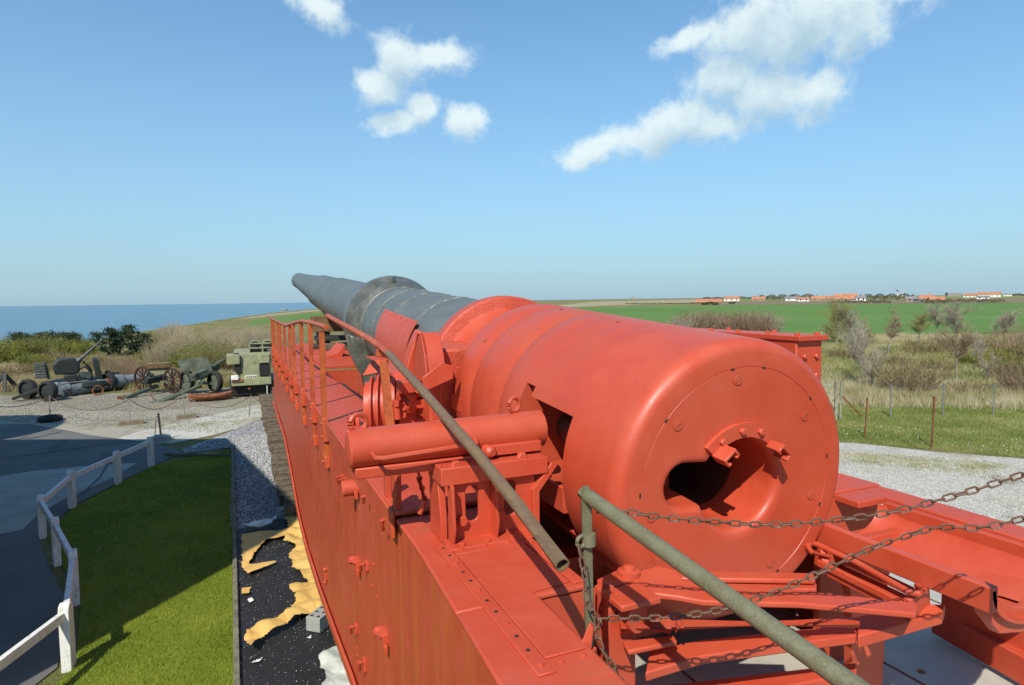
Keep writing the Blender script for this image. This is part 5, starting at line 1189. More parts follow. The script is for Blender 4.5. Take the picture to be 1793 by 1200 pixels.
for key, px, py, sc, lb in [('multi', 1466, 603, .95, 'budding multi-stemmed tree beside the little wooden frame in the pasture'), ('multi2', 1495, 603, .82, 'low spreading tree with greenish twigs beside the white reed strip'), ('thin', 1520, 672, .82, 'slender pale-stemmed tree at the edge of the round brown bush'),
        ('thin', 1528, 684, .8, 'second slender pale tree standing close before the round bush'), ('dark', 1556, 622, .95, 'dark leaning bare tree bent over by the wind'), ('green', 1604, 608, .85, 'small olive-green leaning tree behind the round bush'), ('round', 1674, 606, .95, 'rounded bare tree with a pale trunk on the reed strip'),
        ('grey', 1744, 620, .9, 'whitish-trunked bare tree with a forked branch'), ('grey2', 1676, 676, .8, 'knotty bare thorn tree before the reed strip'), ('thin', 1732, 668, .62, 'thin stunted sapling beyond the wire fence'), ('grey', 1800, 600, 1.2, 'broad bare tree at the brown thicket'), ('dark', 1508, 640, .8, 'short dark forked tree behind the slender pale ones'), ('round', 1640, 590, .9, 'distant budding tree against the wheat field')]:
    plant('bare_tree', TP[key], gp(px, py), rnd.uniform(-.3, .3), sc, lb, 'tree', tw)
sh = 'shrubs of the rough pasture'
plant('round_bush', SP['brown_leaf'], gp(1592, 688), .4, (1.1, 1.1, 1.05), 'big round russet bush behind the wire fence', 'bush', sh)
for px, py, k, sc in [(1792, 690, 'brown', 1.0), (1800, 640, 'brown', 1.5), (1760, 640, 'gorse', .9), (1745, 650, 'gorse', .8), (1700, 640, 'gorse', .6), (1480, 628, 'bramble', 1.2), (1560, 640, 'bramble', 1.0), (1640, 650, 'bramble', 1.1), (1690, 690, 'bramble', .9), (1770, 665, 'gorse', .8), (1620, 620, 'bramble', 1.5), (1720, 612, 'bramble', 1.6)]:
    plant('scrub_bush', SP[k], gp(px, py), rnd.uniform(0, 6), sc, {'brown': 'bare reddish-brown scrub bush of the right-hand thicket', 'gorse': 'low yellow-green gorse bush in the pasture beyond the wire fence', 'bramble': 'low brown bramble clump in the pasture beyond the wire fence'}[k], 'bush', 'pasture ' + k + ' bushes')
for i in range(13):
    px = 1185 + i * 13.5 + rnd.uniform(-4, 4); plant('hedge_shrub', SP['hedge2'] if i % 3 == 0 else SP['hedge'], gp(px, 588 + rnd.uniform(-4, 3)), rnd.uniform(0, 6), rnd.uniform(1.0, 1.35), 'bare grey-brown shrub of the hedge before the wheat field', 'shrub', 'hedge before the wheat field')
# left scrub: straw thicket, pines, gorse
for i in range(64):
    px = rnd.uniform(262, 640) if i % 2 else rnd.uniform(275, 480); base = 648 - (px - 262) * .02 - rnd.uniform(0, 52); k = ['straw', 'bud', 'grey', 'straw', 'bud'][i % 5]
    plant('thicket_shrub', SP[k], gp(px, base), rnd.uniform(0, 6), rnd.uniform(.58, .84) * (1.1 if k == 'straw' else 1.0), {'straw': 'tall straw-coloured bare shrub of the thicket behind the field guns', 'grey': 'grey bare shrub of the thicket behind the field guns', 'bud': 'budding olive shrub of the thicket behind the field guns'}[k], 'shrub', 'thicket shrubs ' + k)
PP = [pine_proto(31, 2.7, 1.5, 2000), pine_proto(33, 2.3, 1.9, 1900), pine_proto(35, 1.5, 1.9, 1300)]
for i, (px, py, k, sc, lb) in enumerate([(188, 630, 0, .82, 'dense dark pine behind the anti-aircraft gun barrel'), (210, 628, 1, .86, 'broad dark pine in the middle of the left clump'), (236, 632, 0, .9, 'tall dark pine standing next to the straw thicket'), (170, 604, 2, .8, 'small ragged pine left of the clump'), (252, 628, 1, .78, 'bushy pine with open lower branches by the thicket')]):
    plant('pine_tree', PP[k], gp(px, py), i * 1.7, sc, lb, 'pine tree', 'pines behind the yard')
for i, px in enumerate(np.linspace(28, 132, 9)):
    plant('far_pine', PP[2], gp(px + rnd.uniform(-4, 4), 608 + rnd.uniform(-3, 3)), i * 2.1, rnd.uniform(.65, 1.0), 'low dark wind-cut pine on the skyline before the sea', 'pine tree', 'skyline pines')
for px, py, k, sc in [(130, 625, 'gorse', 1.15), (146, 626, 'gorse', .9), (20, 628, 'gorse', 1.2), (50, 626, 'bud', 1.0), (90, 624, 'bud', 1.0), (60, 645, 'gorse', .8), (190, 648, 'bramble', 1.3), (225, 652, 'bramble', 1.3), (160, 648, 'bramble', 1.4), (30, 662, 'bramble', 1.2), (105, 640, 'bramble', 1.5), (350, 655, 'bud', 1.0), (365, 648, 'bud', 1.15), (382, 652, 'brown', .9), (320, 650, 'gorse', .8), (205, 665, 'brown', .8), (228, 668, 'brown', .7), (5, 640, 'gorse', 1.1), (300, 662, 'bramble', 1.0), (75, 655, 'bramble', 1.2), (420, 650, 'bud', 1.0), (-20, 640, 'bud', 1.2), (-40, 625, 'gorse', 1.3)]:
    plant('scrub_bush', SP[k], gp(px, py), rnd.uniform(0, 6), sc, {'brown': 'small bare brown bush in the scrub behind the yard', 'gorse': 'bright yellow-green gorse bush in the scrub towards the sea', 'bramble': 'low brown bramble clump in the scrub behind the yard', 'bud': 'budding green bush in the scrub behind the yard'}[k], 'bush', 'scrub ' + k + ' bushes by the yard')
# grass
def pxp(pts): return [tuple(P(x, y, 0)[:2]) for x, y in pts]
def grass(name, poly, n, h, w, lean, mt, label): return setp(blades(name, scatter(poly, n), h, w, lean, M[mt], .004), label, 'grass')
def clumped(poly, n, per, sd):
    c = scatter(poly, n // per); return (np.repeat(c, per, 0) + nr.normal(0, sd, (len(c) * per, 2)))
grass('turf_grass', pxp([(1150, 745), (1440, 772), (1640, 789), (1930, 812), (2300, 860), (2300, 715), (1930, 700), (1440, 690), (1150, 680)]), 170000, .075, .007, .9, 'blade_green', 'short green turf between the gravel and the wire fence')
setp(blades('dry_grass', clumped(pxp([(1150, 702), (1440, 712), (1930, 722), (2300, 730), (2300, 690), (1930, 680), (1440, 668), (1150, 665)]), 44000, 26, .10), .36, .008, .8, M['blade_straw']), 'tall pale dry grass along the wire fence', 'grass')
setp(blades('pasture_grass', clumped(pxp([(1000, 695), (1420, 700), (1930, 705), (2300, 715), (2300, 600), (1930, 590), (1420, 588), (1000, 590)]), 230000, 22, .20), .32, .012, .9, M['blade_mix']), 'tussocky rough pasture grass behind the wire fence', 'grass')
setp(blades('reed_grass', clumped(pxp([(1535, 604), (1720, 604), (1720, 594), (1535, 592)]), 6000, 30, .2), .6, .018, .35, M['blade_straw']), 'strip of whitish dead reeds before the wheat field', 'grass')
setp(blades('scrub_grass', clumped(pxp([(-120, 690), (470, 678), (480, 615), (250, 625), (-120, 605)]), 120000, 24, .24), .36, .013, .9, M['blade_dead']), 'rough tawny grass of the scrub behind the yard', 'grass')
setp(blades('yard_weeds', clumped(pxp([(360, 688), (470, 684), (480, 690), (440, 742), (420, 748), (330, 752), (200, 748), (205, 742), (330, 740), (400, 735)]), 5000, 40, .12), .05, .006, .9, M['blade_green']), 'thin weeds growing in patches on the yard', 'grass')
setp(blades('gravel_weeds', clumped(pxp([(1470, 790), (1760, 815), (1700, 830), (1480, 810)]), 9000, 45, .16), .04, .006, .9, M['blade_mix']), 'thin weeds creeping over the gravel edge', 'grass')
setp(stones('gravel_stones', scatter([tuple(P(x, y, 0)[:2]) for x, y in [(1440, 790), (1640, 796), (1900, 818), (1900, 990), (1440, 860)]], 26000), .006, .018, M['stone_pale'], .006), 'loose pale gravel beside the gun', 'gravel')
setp(stones('yard_stones', scatter(pxp([(-40, 735), (-40, 700), (230, 692), (420, 684), (480, 690), (470, 745), (380, 760)]), 16000), .01, .026, M['stone_yard'], .012), 'loose stones strewn over the yard', 'gravel')

dz = scatter(pxp([(1475, 778), (1640, 790), (1800, 800), (1800, 770), (1475, 745)]), 190); k = len(dz); da = nr.uniform(0, 6.28, k); dr = nr.uniform(.006, .011, k)
dv = np.stack([np.stack([dz[:, 0] + np.cos(da + q_) * dr, dz[:, 1] + np.sin(da + q_) * dr, np.full(k, .085) + nr.uniform(-.01, .02, k)], 1) for q_ in (0, 1.57, 3.14, 4.71)], 1).reshape(-1, 3)
setp(fast_obj('daisies', dv, np.arange(4 * k).reshape(-1, 4), M['white_paint']), 'scattered white daisies in the short turf', 'daisies', kind='stuff')
# ------------------------------------------------------------------ fence, gate
def wood_post(px, py, h, r, mt, label, lean=(0, 0), grp='fence posts'):
    b = Vector(P(px, py, 0)); o = MB().tube([b - Vector((0, 0, .05)), b + Vector((lean[0], lean[1], h))], r, 8).build('fence_post', mt); return setp(o, label, 'fence post', grp)
wood_post(1514, 768, 1.12, .022, M['rust'], 'thin rusty iron stake nearer the gate', (.06, 0)); wood_post(1631, 785, 1.32, .028, M['rust'], 'tall rusty iron stake at the gravel edge', (.05, 0))
for px, py, lb in ((1559, 731, 'grey metal fence post nearest the gate'), (1651, 727, 'grey metal fence post between the two others'), (1739, 728, 'grey metal fence post farthest from the gate')): wood_post(px, py, 1.05, .026, M['galv'], lb)
fpost = [Vector(P(x, y, 0)) for x, y in ((1463, 733), (1559, 731), (1651, 727), (1739, 728), (1850, 728))]
for k, z in enumerate((.95, .65, .35)):
    pts = []
    for a, b in zip(fpost[:-1], fpost[1:]):
        for t in np.linspace(0, 1, 6): pts.append(a.lerp(b, t) + Vector((0, 0, z - .03 * math.sin(math.pi * t))))
    setp(MB().tube(pts, .004, 4).build('fence_wire', M['galv']), ['topmost', 'middle', 'lowest'][k] + ' strand of wire between the grey fence posts', 'wire', 'fence wires')
M['old_wood'] = simple('lichened_timber', (.24, .22, .15), .9, .3, 9, c2=(.33, .32, .22), bmp=.5)
gt = empty('gate', tuple(P(1460, 735, 0)), 'weathered wooden field gate with grey posts beside the breech', 'gate')
for px in (1463, 1471): b = Vector(P(px, 735, 0)); MB().tube([b, b + Vector((.02, 0, 1.25 if px == 1463 else 1.22))], .06 if px == 1463 else .04, 8).build('post', M['old_wood'], gt)
a = Vector(P(1462, 734, 0)); d = Vector((-2.4, .9, 0))
for z in (.35, .6, .85, 1.08): MB().beam(a + Vector((0, 0, z)), a + d + Vector((0, 0, z)), .03, .08).build('bar', M['old_wood'], gt, bevel=.006)
MB().beam(a + Vector((0, 0, .3)), a + d * .6 + Vector((0, 0, 1.1)), .03, .07).build('brace', M['old_wood'], gt)
b = Vector(P(1468, 733, 0)); MB().beam(b + Vector((0, -.02, .8)), b + Vector((.75, -.25, .05)), .035, .035).build('stay', M['rust'], gt)
fr = empty('wooden_frame', tuple(P(1442, 590, 0)), 'small bleached timber frame standing at the field edge', 'frame'); b = Vector(P(1442, 590, 0))
MB().beam(b + Vector((-.5, 0, 0)), b + Vector((.1, 0, .9)), .08, .08).build('strut', M['old_wood'], fr); MB().beam(b + Vector((.6, 0, 0)), b + Vector((.1, 0, .9)), .08, .08).build('strut', M['old_wood'], fr); MB().beam(b + Vector((.1, 0, 0)), b + Vector((.1, 0, 1.0)), .08, .08).build('post', M['old_wood'], fr)

# ------------------------------------------------------------------ exhibits in the yard
class Loc:
    """local frame of a yard exhibit: x to the right along the yard, y away, z up, metres"""
    def __init__(s, px, py):
        s.o = Vector(P(px, py, 0)); v = Vector((s.o.x, s.o.y, 0)).normalized(); s.r = Vector((v.y, -v.x, 0)); s.f = v
        s.k = float(np.dot(np.array(s.o) - CAM, -CM[:, 2])) / FPX; s.px, s.py = px, py
        s.M = Matrix((s.r, s.f, Vector((0, 0, 1)))).transposed().to_4x4(); s.M.translation = s.o
    def g(s, px, py, z=0.0):
        v = s.M.inverted() @ Vector(P(px, py, 0)); return Vector((v.x, v.y, z))
    def q(s, px, py, y=0.0): return Vector(((px - s.px) * s.k, y, (s.py - py) * s.k))
def part(mb, name, mt, root, L, bevel=0.0, sm=35): return mb.xf(L.M).build(name, mt, root, bevel=bevel, sm=sm)
def wheel(L, root, c, axis, R_, W_, tyre, rim, spokes=0, spoke_m=None):
    c = Vector(c); ax = Vector(axis).normalized()
    w = part(MB().lathe([(-W_/2, R_*.74), (-W_/2, R_*.93), (-W_*.3, R_), (W_*.3, R_), (W_/2, R_*.93), (W_/2, R_*.74)] if not spokes else [(-W_/2, R_*.88), (-W_/2, R_), (W_/2, R_), (W_/2, R_*.88), (-W_/2, R_*.88)], c, ax, 28, cap=False), 'wheel', tyre, root, L)
    if spokes:
        x, u, d = orth(ax)
        for k in range(spokes):
            a = 2*math.pi*k/spokes; v = x*math.cos(a) + u*math.sin(a); part(MB().beam(c + v*R_*.12, c + v*R_*.9, .035, .05, ax), 'spoke', spoke_m or rim, w, L)
        part(MB().lathe([(-W_*1.3, R_*.08), (-W_*.9, R_*.15), (W_*.9, R_*.15), (W_*1.3, R_*.08)], c, ax, 14), 'hub', rim, w, L)
    else: part(MB().lathe([(-W_*.35, .02), (-W_*.30, R_*.35), (-W_*.2, R_*.74), (W_*.2, R_*.74), (W_*.30, R_*.35), (W_*.35, .02)], c, ax, 24), 'rim', rim, w, L)
    return w
# anti-aircraft gun
M['gun_grey'] = simple('blued_grey', (.06, .07, .07), .5, .3, 5)
L = Loc(130, 692); q = L.q; aa = empty('anti_aircraft_gun', tuple(L.o), 'black anti-aircraft gun on a wheeled cruciform mount with its barrel raised', 'anti-aircraft gun'); D = M['olive_dark']
part(MB().lathe([(0, 1.35), (.10, 1.45), (.26, 1.35), (.34, .9), (.36, .5)], q(137, 682, 1.2), (0, 0, 1), 36), 'turntable', M['olive_dark'], aa, L)
part(MB().beam(L.g(68, 701, .45), L.g(200, 683, .45), .28, .24), 'outrigger', D, aa, L, .02); part(MB().beam(q(120, 682, -.6), q(150, 680, 3.0), .26, .22), 'outrigger', D, aa, L, .02)
for px, py in ((50, 699), (85, 703)): wheel(L, aa, L.g(px, py, .42), (.75, .66, 0), .42, .26, M['rubber'], D)
for px, py in ((190, 685), (203, 681)): wheel(L, aa, L.g(px, py, .40), (.75, .66, 0), .40, .24, M['rubber'], D)
part(MB().beam(L.g(70, 701, .45), L.g(22, 704, .12), .12, .12), 'tow_bar', D, aa, L, .01); part(MB().beam(L.g(62, 700, .42), L.g(24, 703, .12), .08, .08), 'tow_bar', D, aa, L, .01)
part(MB().beam(L.g(50, 699, .42), L.g(85, 703, .42), .12, .12), 'axle', D, aa, L, .01)
lou = part(MB().beam(q(95, 663, .7), q(90, 634, .7), .09, .5), 'seat_frame', D, aa, L, .01)
for k in range(6): part(MB().beam(q(76, 636 + k*4.6, .6), q(92, 637 + k*4.6, .6), .42, .05, (0, 0, 1)), 'slat', M['gun_grey'], lou, L)
part(MB().prism([(a, b) for a, b in [(-.42, -.3), (.42, -.3), (.5, .1), (.3, .38), (-.3, .38), (-.5, .1)]], q(121, 645, .6), (1, 0, 0), (0, 0, 1), -.9), 'breech_housing', D, aa, L, .05)
bst, ben = q(128, 646, 1.0), q(178, 598, 1.0); dd = (ben - bst); bl = dd.length
part(MB().lathe([(0, .11), (bl*.3, .10), (bl*.32, .065), (bl*.9, .045), (bl*.92, .055), (bl, .075), (bl, .03)], bst, dd, 18), 'barrel', M['gun_grey'], aa, L)
part(MB().prism([(-.1, -.42), (.16, -.42), (0, .45), (-.2, .45)], q(168, 650, .3), (1, 0, 0), (0, 0, 1), -1.2), 'shield', D, aa, L, .02)
part(MB().tube([q(136, 655, .5), q(141, 647, .4), (q(149, 645, .4)), q(155, 652, .4), q(157, 662, .5)], .05, 8), 'trunnion_arm', D, aa, L); part(MB().tube([q(146, 636, .6), q(153, 645, .6), q(158, 656, .6)], .06, 8), 'equilibrator', D, aa, L)
part(MB().box(q(126, 664, .4), (.5, .5, .35)), 'gear_housing', D, aa, L, .04); part(MB().box(q(148, 660, .4), (.55, .4, .28)), 'sight_box', D, aa, L, .03)
for x, z in ((145, 657), (152, 660)): part(MB().lathe([(0, .12), (.04, .12)], q(x, z, .1), (0, -1, 0), 16), 'hand_wheel', M['gun_grey'], aa, L)
part(MB().beam(q(190, 668, .5), q(180, 655, .6), .06, .2), 'jack', D, aa, L, .01)
# dismounted gun tube
L = Loc(150, 691); q = L.q; tb = empty('gun_tube', tuple(L.o), 'burst grey gun tube lying on the gravel with a flaking ragged end', 'gun tube')
M['tube_grey'] = simple('flaking_grey_paint', (.075, .088, .09), .6, .45, 3, c2=(.19, .21, .21), bmp=.4)
st, en = q(106, 681, -.3), q(246, 675, 1.6); dd = en - st; ln = dd.length
part(MB().lathe([(0, .36), (.5, .36), (.52, .31), (ln*.62, .29), (ln*.63, .34), (ln*.72, .34), (ln*.73, .27), (ln, .24), (ln, .12), (ln - .4, .12)], st, dd, 28), 'tube', M['tube_grey'], tb, L)
nz = random.Random(5); x, u, d_ = orth(dd)
fl = part(MB().lathe([(-.25, .18), (-.1, .40), (.12, .42), (.22, .37)], st + Vector((0, -.08, -.02)), dd + Vector((-.6, -1.2, 0)), 14, cap=True), 'ragged_end', M['tube_grey'], tb, L, sm=20)
me = fl.data
for v in me.vertices: v.co += Vector((nz.gauss(0, .05), nz.gauss(0, .05), nz.gauss(0, .05)))
part(MB().lathe([(0, .30), (.15, .30)], st + dd * .52 + Vector((0, 0, .02)), dd, 20), 'rusty_band', M['rust'], tb, L)
n = 20; rg = L.q(168, 690, -.7); o = MB().tube([rg + Vector((.19 * math.cos(6.283*k/n), 0.04 * math.cos(6.283*k/n), .19 + .19 * math.sin(6.283*k/n))) for k in range(n)], .035, 6, closed=True).xf(L.M).build('iron_ring', M['rust']); setp(o, 'rusty iron ring leaning against the grey gun tube', 'ring')
# field gun on spoked wooden wheels
L = Loc(272, 690); q = L.q; fg = empty('field_gun', tuple(L.o), 'old field gun with spoked wooden wheels and pale green shield box', 'field gun'); G = M['field_green']; ax = (.80, .60, 0)
for px, py, y in ((254, 686, .55), (299, 689, -.35)): wheel(L, fg, q(px, py, y) + Vector((0, 0, .54)), ax, .55, .075, M['wheel_wood'], M['wheel_wood'], 12)
part(MB().beam(q(254, 668, .55), q(299, 670, -.35), .09, .09), 'axle', G, fg, L)
part(MB().box(q(279, 655, .75), (.95, .12, .85)), 'shield', M['pale_green'], fg, L, .02); part(MB().box(q(278, 643, .68), (.98, .14, .24)), 'shield_top', M['wood_beam'], fg, L, .02)
part(MB().beam(q(282, 664, .2), q(258, 666, -.4), .22, .24), 'breech', M['olive_dark'], fg, L, .03); part(MB().lathe([(0, .12), (1.4, .09)], q(270, 664, 0), (.5, .85, .05), 14), 'barrel', M['olive_dark'], fg, L)
part(MB().beam(q(276, 676, 0), q(228, 688, -1.0), .20, .14), 'trail', G, fg, L, .02); part(MB().tube([q(236, 688, -.9), q(240, 678, -.8), q(252, 668, -.6)], .025, 7), 'trail_handle', M['rust'], fg, L)
wheel(L, fg, q(221, 690, -1.1) + Vector((0, 0, .02)), (.8, .6, 0), .15, .06, M['rust'], M['rust'], 6); wheel(L, fg, q(228, 689, -.9) + Vector((0, 0, .02)), (.8, .6, 0), .13, .05, M['rust'], M['rust'], 6)
for px, py in ((263, 655), (268, 658), (272, 662)): part(MB().box(q(px, py, .1), (.16, .16, .2)), 'fitting', M['olive_dark'], fg, L, .02)
# howitzer on rubber tyres
L = Loc(352, 692); q = L.q; hw = empty('howitzer', tuple(L.o), 'camouflaged howitzer on rubber tyres with a wide angular shield', 'howitzer')
for px, py, y in ((331, 686, .7), (375, 687, -.2)): wheel(L, hw, q(px, py, y) + Vector((0, 0, .44)), (.86, .5, 0), .46, .22, M['rubber'], M['camo'])
part(MB().beam(q(331, 672, .7), q(375, 672, -.2), .12, .12), 'axle', M['camo'], hw, L)
part(MB().prism([(-.70, .42), (.48, .50), (.62, .05), (.72, -.38), (.2, -.32), (.12, -.05), (-.22, -.05), (-.32, -.30), (-.55, -.02)], q(345, 647, .35), (1, -.25, 0), (0, 0, 1), -.03), 'shield', M['camo'], hw, L)
b0, b1 = q(352, 656, 0), q(394, 636, 1.4); dd = b1 - b0; part(MB().lathe([(0, .12), (dd.length*.5, .10), (dd.length, .075), (dd.length, .04)], b0, dd, 16), 'barrel', M['field_green'], hw, L)
part(MB().lathe([(0, .09), (dd.length*.75, .09)], b0 + Vector((0, 0, -.18)), dd, 12), 'recoil_cylinder', M['camo'], hw, L); part(MB().beam(q(362, 651, -.1), q(340, 659, -.5), .3, .3), 'breech', M['camo'], hw, L, .03)
part(MB().tube([q(355, 655, -.3), q(356, 665, -.35), q(350, 673, -.4), q(338, 678, -.6), q(287, 694, -1.3)], .07, 8), 'trail_leg', G, hw, L); part(MB().beam(q(352, 675, -.1), q(290, 692, -1.1), .16, .14), 'trail_leg', M['camo'], hw, L, .02)
part(MB().box(q(285, 694, -1.25), (.42, .25, .12)), 'spade', M['olive_dark'], hw, L, .02); part(MB().box(q(330, 674, -.3), (.3, .2, .25)), 'tool_box', M['camo'], hw, L, .02); part(MB().tube([q(276, 680, -.6), q(283, 690, -1.0)], .025, 6), 'tie_rod', M['rust'], hw, L)
# rusty half shell
L = Loc(370, 702); vs = []; fs = []; n, m = 22, 12
for i in range(n + 1):
    t = i / n; x = (t - .5) * 1.62; w = .36 * (math.sin(math.pi * min(.985, max(.015, t))) ** .7); zt = .36 - .12 * math.sin(math.pi * t)
    for j in range(m + 1): a = math.pi * (1 + j / m); vs.append((x, w * math.cos(a), zt + (zt - .02) * math.sin(a) * (1 if 0 < i < n else .8)))
for i in range(n):
    for j in range(m): a = i*(m+1)+j; fs.append((a, a+1, a+m+2, a+m+1))
o = MB().add(vs, fs).xf(L.M).build('float_shell', M['rust']); so_ = o.modifiers.new('solid', 'SOLIDIFY'); so_.thickness = .03; setp(o, 'rusty boat-shaped half shell lying before the howitzer', 'shell')
# pale green vehicle seen from behind
L = Loc(440, 697); q = L.q; vh = empty('armoured_vehicle', tuple(L.o), 'chalky pale green military vehicle seen from behind beside the gun', 'vehicle'); k = L.k
def bxp(name, x0, x1, y0, y1, ya, yb, mt, par=vh, bevel=.02):
    a, b = q(x0, y1, 0), q(x1, y0, 0); return part(MB().mm(a.x, b.x, ya, yb, a.z, b.z), name, mt, par, L, bevel)
bxp('hull', 413, 474, 620, 664, .25, 3.6, M['pale_green']); bxp('rear_door', 424, 461, 622, 662, .17, .25, M['pale_green'], bevel=.01)
bxp('side_bin', 403, 424, 632 - 12, 637, .0, .8, M['pale_green']); bxp('side_bin', 455, 472, 622, 637, .05, .6, M['pale_green']); bxp('recess', 416, 426, 634, 652, .10, .30, M['vehicle_shade']); bxp('recess', 455, 470, 637, 660, .12, .3, M['vehicle_shade'])
bxp('sill', 409, 474, 662, 675, .0, .5, M['pale_green']); bxp('sill_plate', 410, 428, 663, 668, -.04, .02, M['rust'], bevel=.005); bxp('lamp', 409, 421, 656, 664, -.1, .1, M['white_paint']); bxp('number_plate', 432, 450, 658, 663, .12, .17, M['white_paint'], bevel=.004)
for i_ in range(5): bxp('plate_mark', 433.5 + i_ * 3.3, 435.5 + i_ * 3.3, 659, 662, .114, .12, M['olive_dark'], bevel=0)
part(MB().prism([(-.62, 0), (.85, 0), (.98, .56), (-.82, .56)], q(440, 693, .3), (1, 0, 0), (0, 0, 1), -3.0), 'belly', M['vehicle_shade'], vh, L)
for sx in (-.62, .92): part(MB().mm(sx - .18, sx + .18, .5, 3.6, 0.0, .55), 'track', M['rubber'], vh, L, .08)
part(MB().beam(q(466, 676, -.2), q(466, 693, -.2), .03, .05), 'step_leg', M['white_paint'], vh, L); part(MB().lathe([(0, .07), (.1, .06)], q(437, 680, .2), (0, -1, 0), 12), 'tow_hook', M['rust'], vh, L)
for x in (440, 462): part(MB().beam(q(x, 620, .9), q(x, 604, .9), .05, .05), 'roof_frame', M['pale_green'], vh, L)
for y in (604, 612): part(MB().beam(q(439, y, .9), q(476, y, .9), .05, .05), 'roof_frame', M['pale_green'], vh, L)
part(MB().lathe([(0, .20), (.5, .20)], q(450, 608, 1.2), (0, 1, 0), 18), 'reel', M['olive_dark'], vh, L); part(MB().lathe([(0, .20), (.5, .20)], q(471, 608, 1.2), (0, 1, 0), 18), 'reel', M['olive_dark'], vh, L)
n = 14
for cx in (450, 471): part(MB().tube([q(cx, 609, 1.0) + Vector((.23 * math.cos(math.pi*t/n), 0, .23 * math.sin(math.pi*t/n))) for t in range(n + 1)], .035, 6), 'reel_guard', M['pale_green'], vh, L)
bxp('roof_gear', 441, 470, 613, 620, 1.0, 1.8, M['olive_dark'])
# dark steel tetrapod
L = Loc(8, 686); q = L.q; td = empty('tank_obstacle', tuple(L.o), 'dark steel A-shaped tank obstacle at the edge of the scrub', 'obstacle')
for a, b in (((8, 686, -.4), (10, 654, 0)), ((27, 683, .3), (9, 655, 0)), ((-12, 684, .3), (11, 655, 0))): part(MB().beam(q(*a), q(*b), .14, .14), 'beam', M['black_steel'], td, L, .01)
part(MB().beam(q(6, 684, -.3), q(26, 683, .2), .10, .10), 'foot_bar', M['rust'], td, L, .01)
L = Loc(42, 662); o = MB().box((0, 0, .06), (.7, .4, .08), Matrix.Rotation(R(8), 3, 'Y')).xf(L.M).build('board', M['white_paint'], bevel=.01); setp(o, 'bleached white board lying in the scrub grass', 'board')
# ------------------------------------------------------------------ village on the skyline
M['roof_orange'] = simple('clay_tiles', (.36, .135, .07), .8, .25, .4, c2=(.42, .19, .10)); M['roof_grey'] = simple('slates', (.22, .20, .19), .7, .2, .4); M['wall_white'] = simple('whitewash', (.68, .67, .62), .8, .1, .3); M['wall_stone'] = simple('rubble_stone', (.34, .29, .23), .9, .2, .3); M['pane'] = simple('window_pane', (.03, .035, .04), .2, .2, 1)
def yh(x): return HL + (HR - HL) * x / IW
def house(x0, x1, yt, yb, roof, wall, label, eave=.45, depth=.5, cat='house'):
    xm = (x0 + x1) / 2; o = Vector(P(xm, yb, 0)); v = Vector((o.x, o.y, 0)).normalized(); r = Vector((v.y, -v.x, 0)); k = float(np.dot(np.array(o) - CAM, -CM[:, 2])) / FPX
    w = (x1 - x0) * k; h = (yb - yt) * k; d = max(6.0, w * depth); e = h * eave
    Mx = Matrix((r, v, Vector((0, 0, 1)))).transposed().to_4x4(); Mx.translation = o; Mx = Mx @ Matrix.Rotation(rnd.uniform(-.2, .2), 4, 'Z')
    root = empty('farmhouse', tuple(o), label, cat, 'village buildings on the skyline')
    MB().add([(-w/2, 0, -.5), (w/2, 0, -.5), (w/2, d, -.5), (-w/2, d, -.5), (-w/2, 0, e), (w/2, 0, e), (w/2, d, e), (-w/2, d, e), (-w/2, d/2, h * .97), (w/2, d/2, h * .97)], [(0, 1, 5, 4), (2, 3, 7, 6), (1, 2, 6, 9, 5), (3, 0, 4, 8, 7)]).xf(Mx).build('wall', wall, root, sm=0)
    t = .25; ov = .4
    rf = MB().add([(-w/2 - ov, -ov, e - .1), (w/2 + ov, -ov, e - .1), (w/2 + ov, d/2, h), (-w/2 - ov, d/2, h), (w/2 + ov, d + ov, e - .1), (-w/2 - ov, d + ov, e - .1)] + [(-w/2 - ov, -ov, e - .1 - t), (w/2 + ov, -ov, e - .1 - t), (w/2 + ov, d/2, h - t), (-w/2 - ov, d/2, h - t), (w/2 + ov, d + ov, e - .1 - t), (-w/2 - ov, d + ov, e - .1 - t)],
        [(0, 1, 2, 3), (3, 2, 4, 5), (0, 6, 7, 1), (1, 7, 8, 2), (2, 8, 10, 4), (4, 10, 11, 5), (5, 11, 9, 3), (3, 9, 6, 0), (6, 9, 8, 7), (9, 11, 10, 8)]).xf(Mx).build('roof', roof, root, sm=0)
    if h > 3.5: MB().mm(w*.3 - .4, w*.3 + .4, d/2 - .4, d/2 + .4, h - .6, h + .9).xf(Mx).build('chimney', M['wall_stone'], rf)
    nw = max(2, min(5, int(w / 5)))
    for i in range(nw):
        x = -w/2 + w * (i + .5) / nw; hh = min(1.3, e * .5); MB().mm(x - .5, x + .5, -.06, .0, e * .3, e * .3 + hh).xf(Mx).build('window' if i % 3 != 1 else 'door', M['pane'], root, sm=0)
RO, RG, WW, WS = M['roof_orange'], M['roof_grey'], M['wall_white'], M['wall_stone']
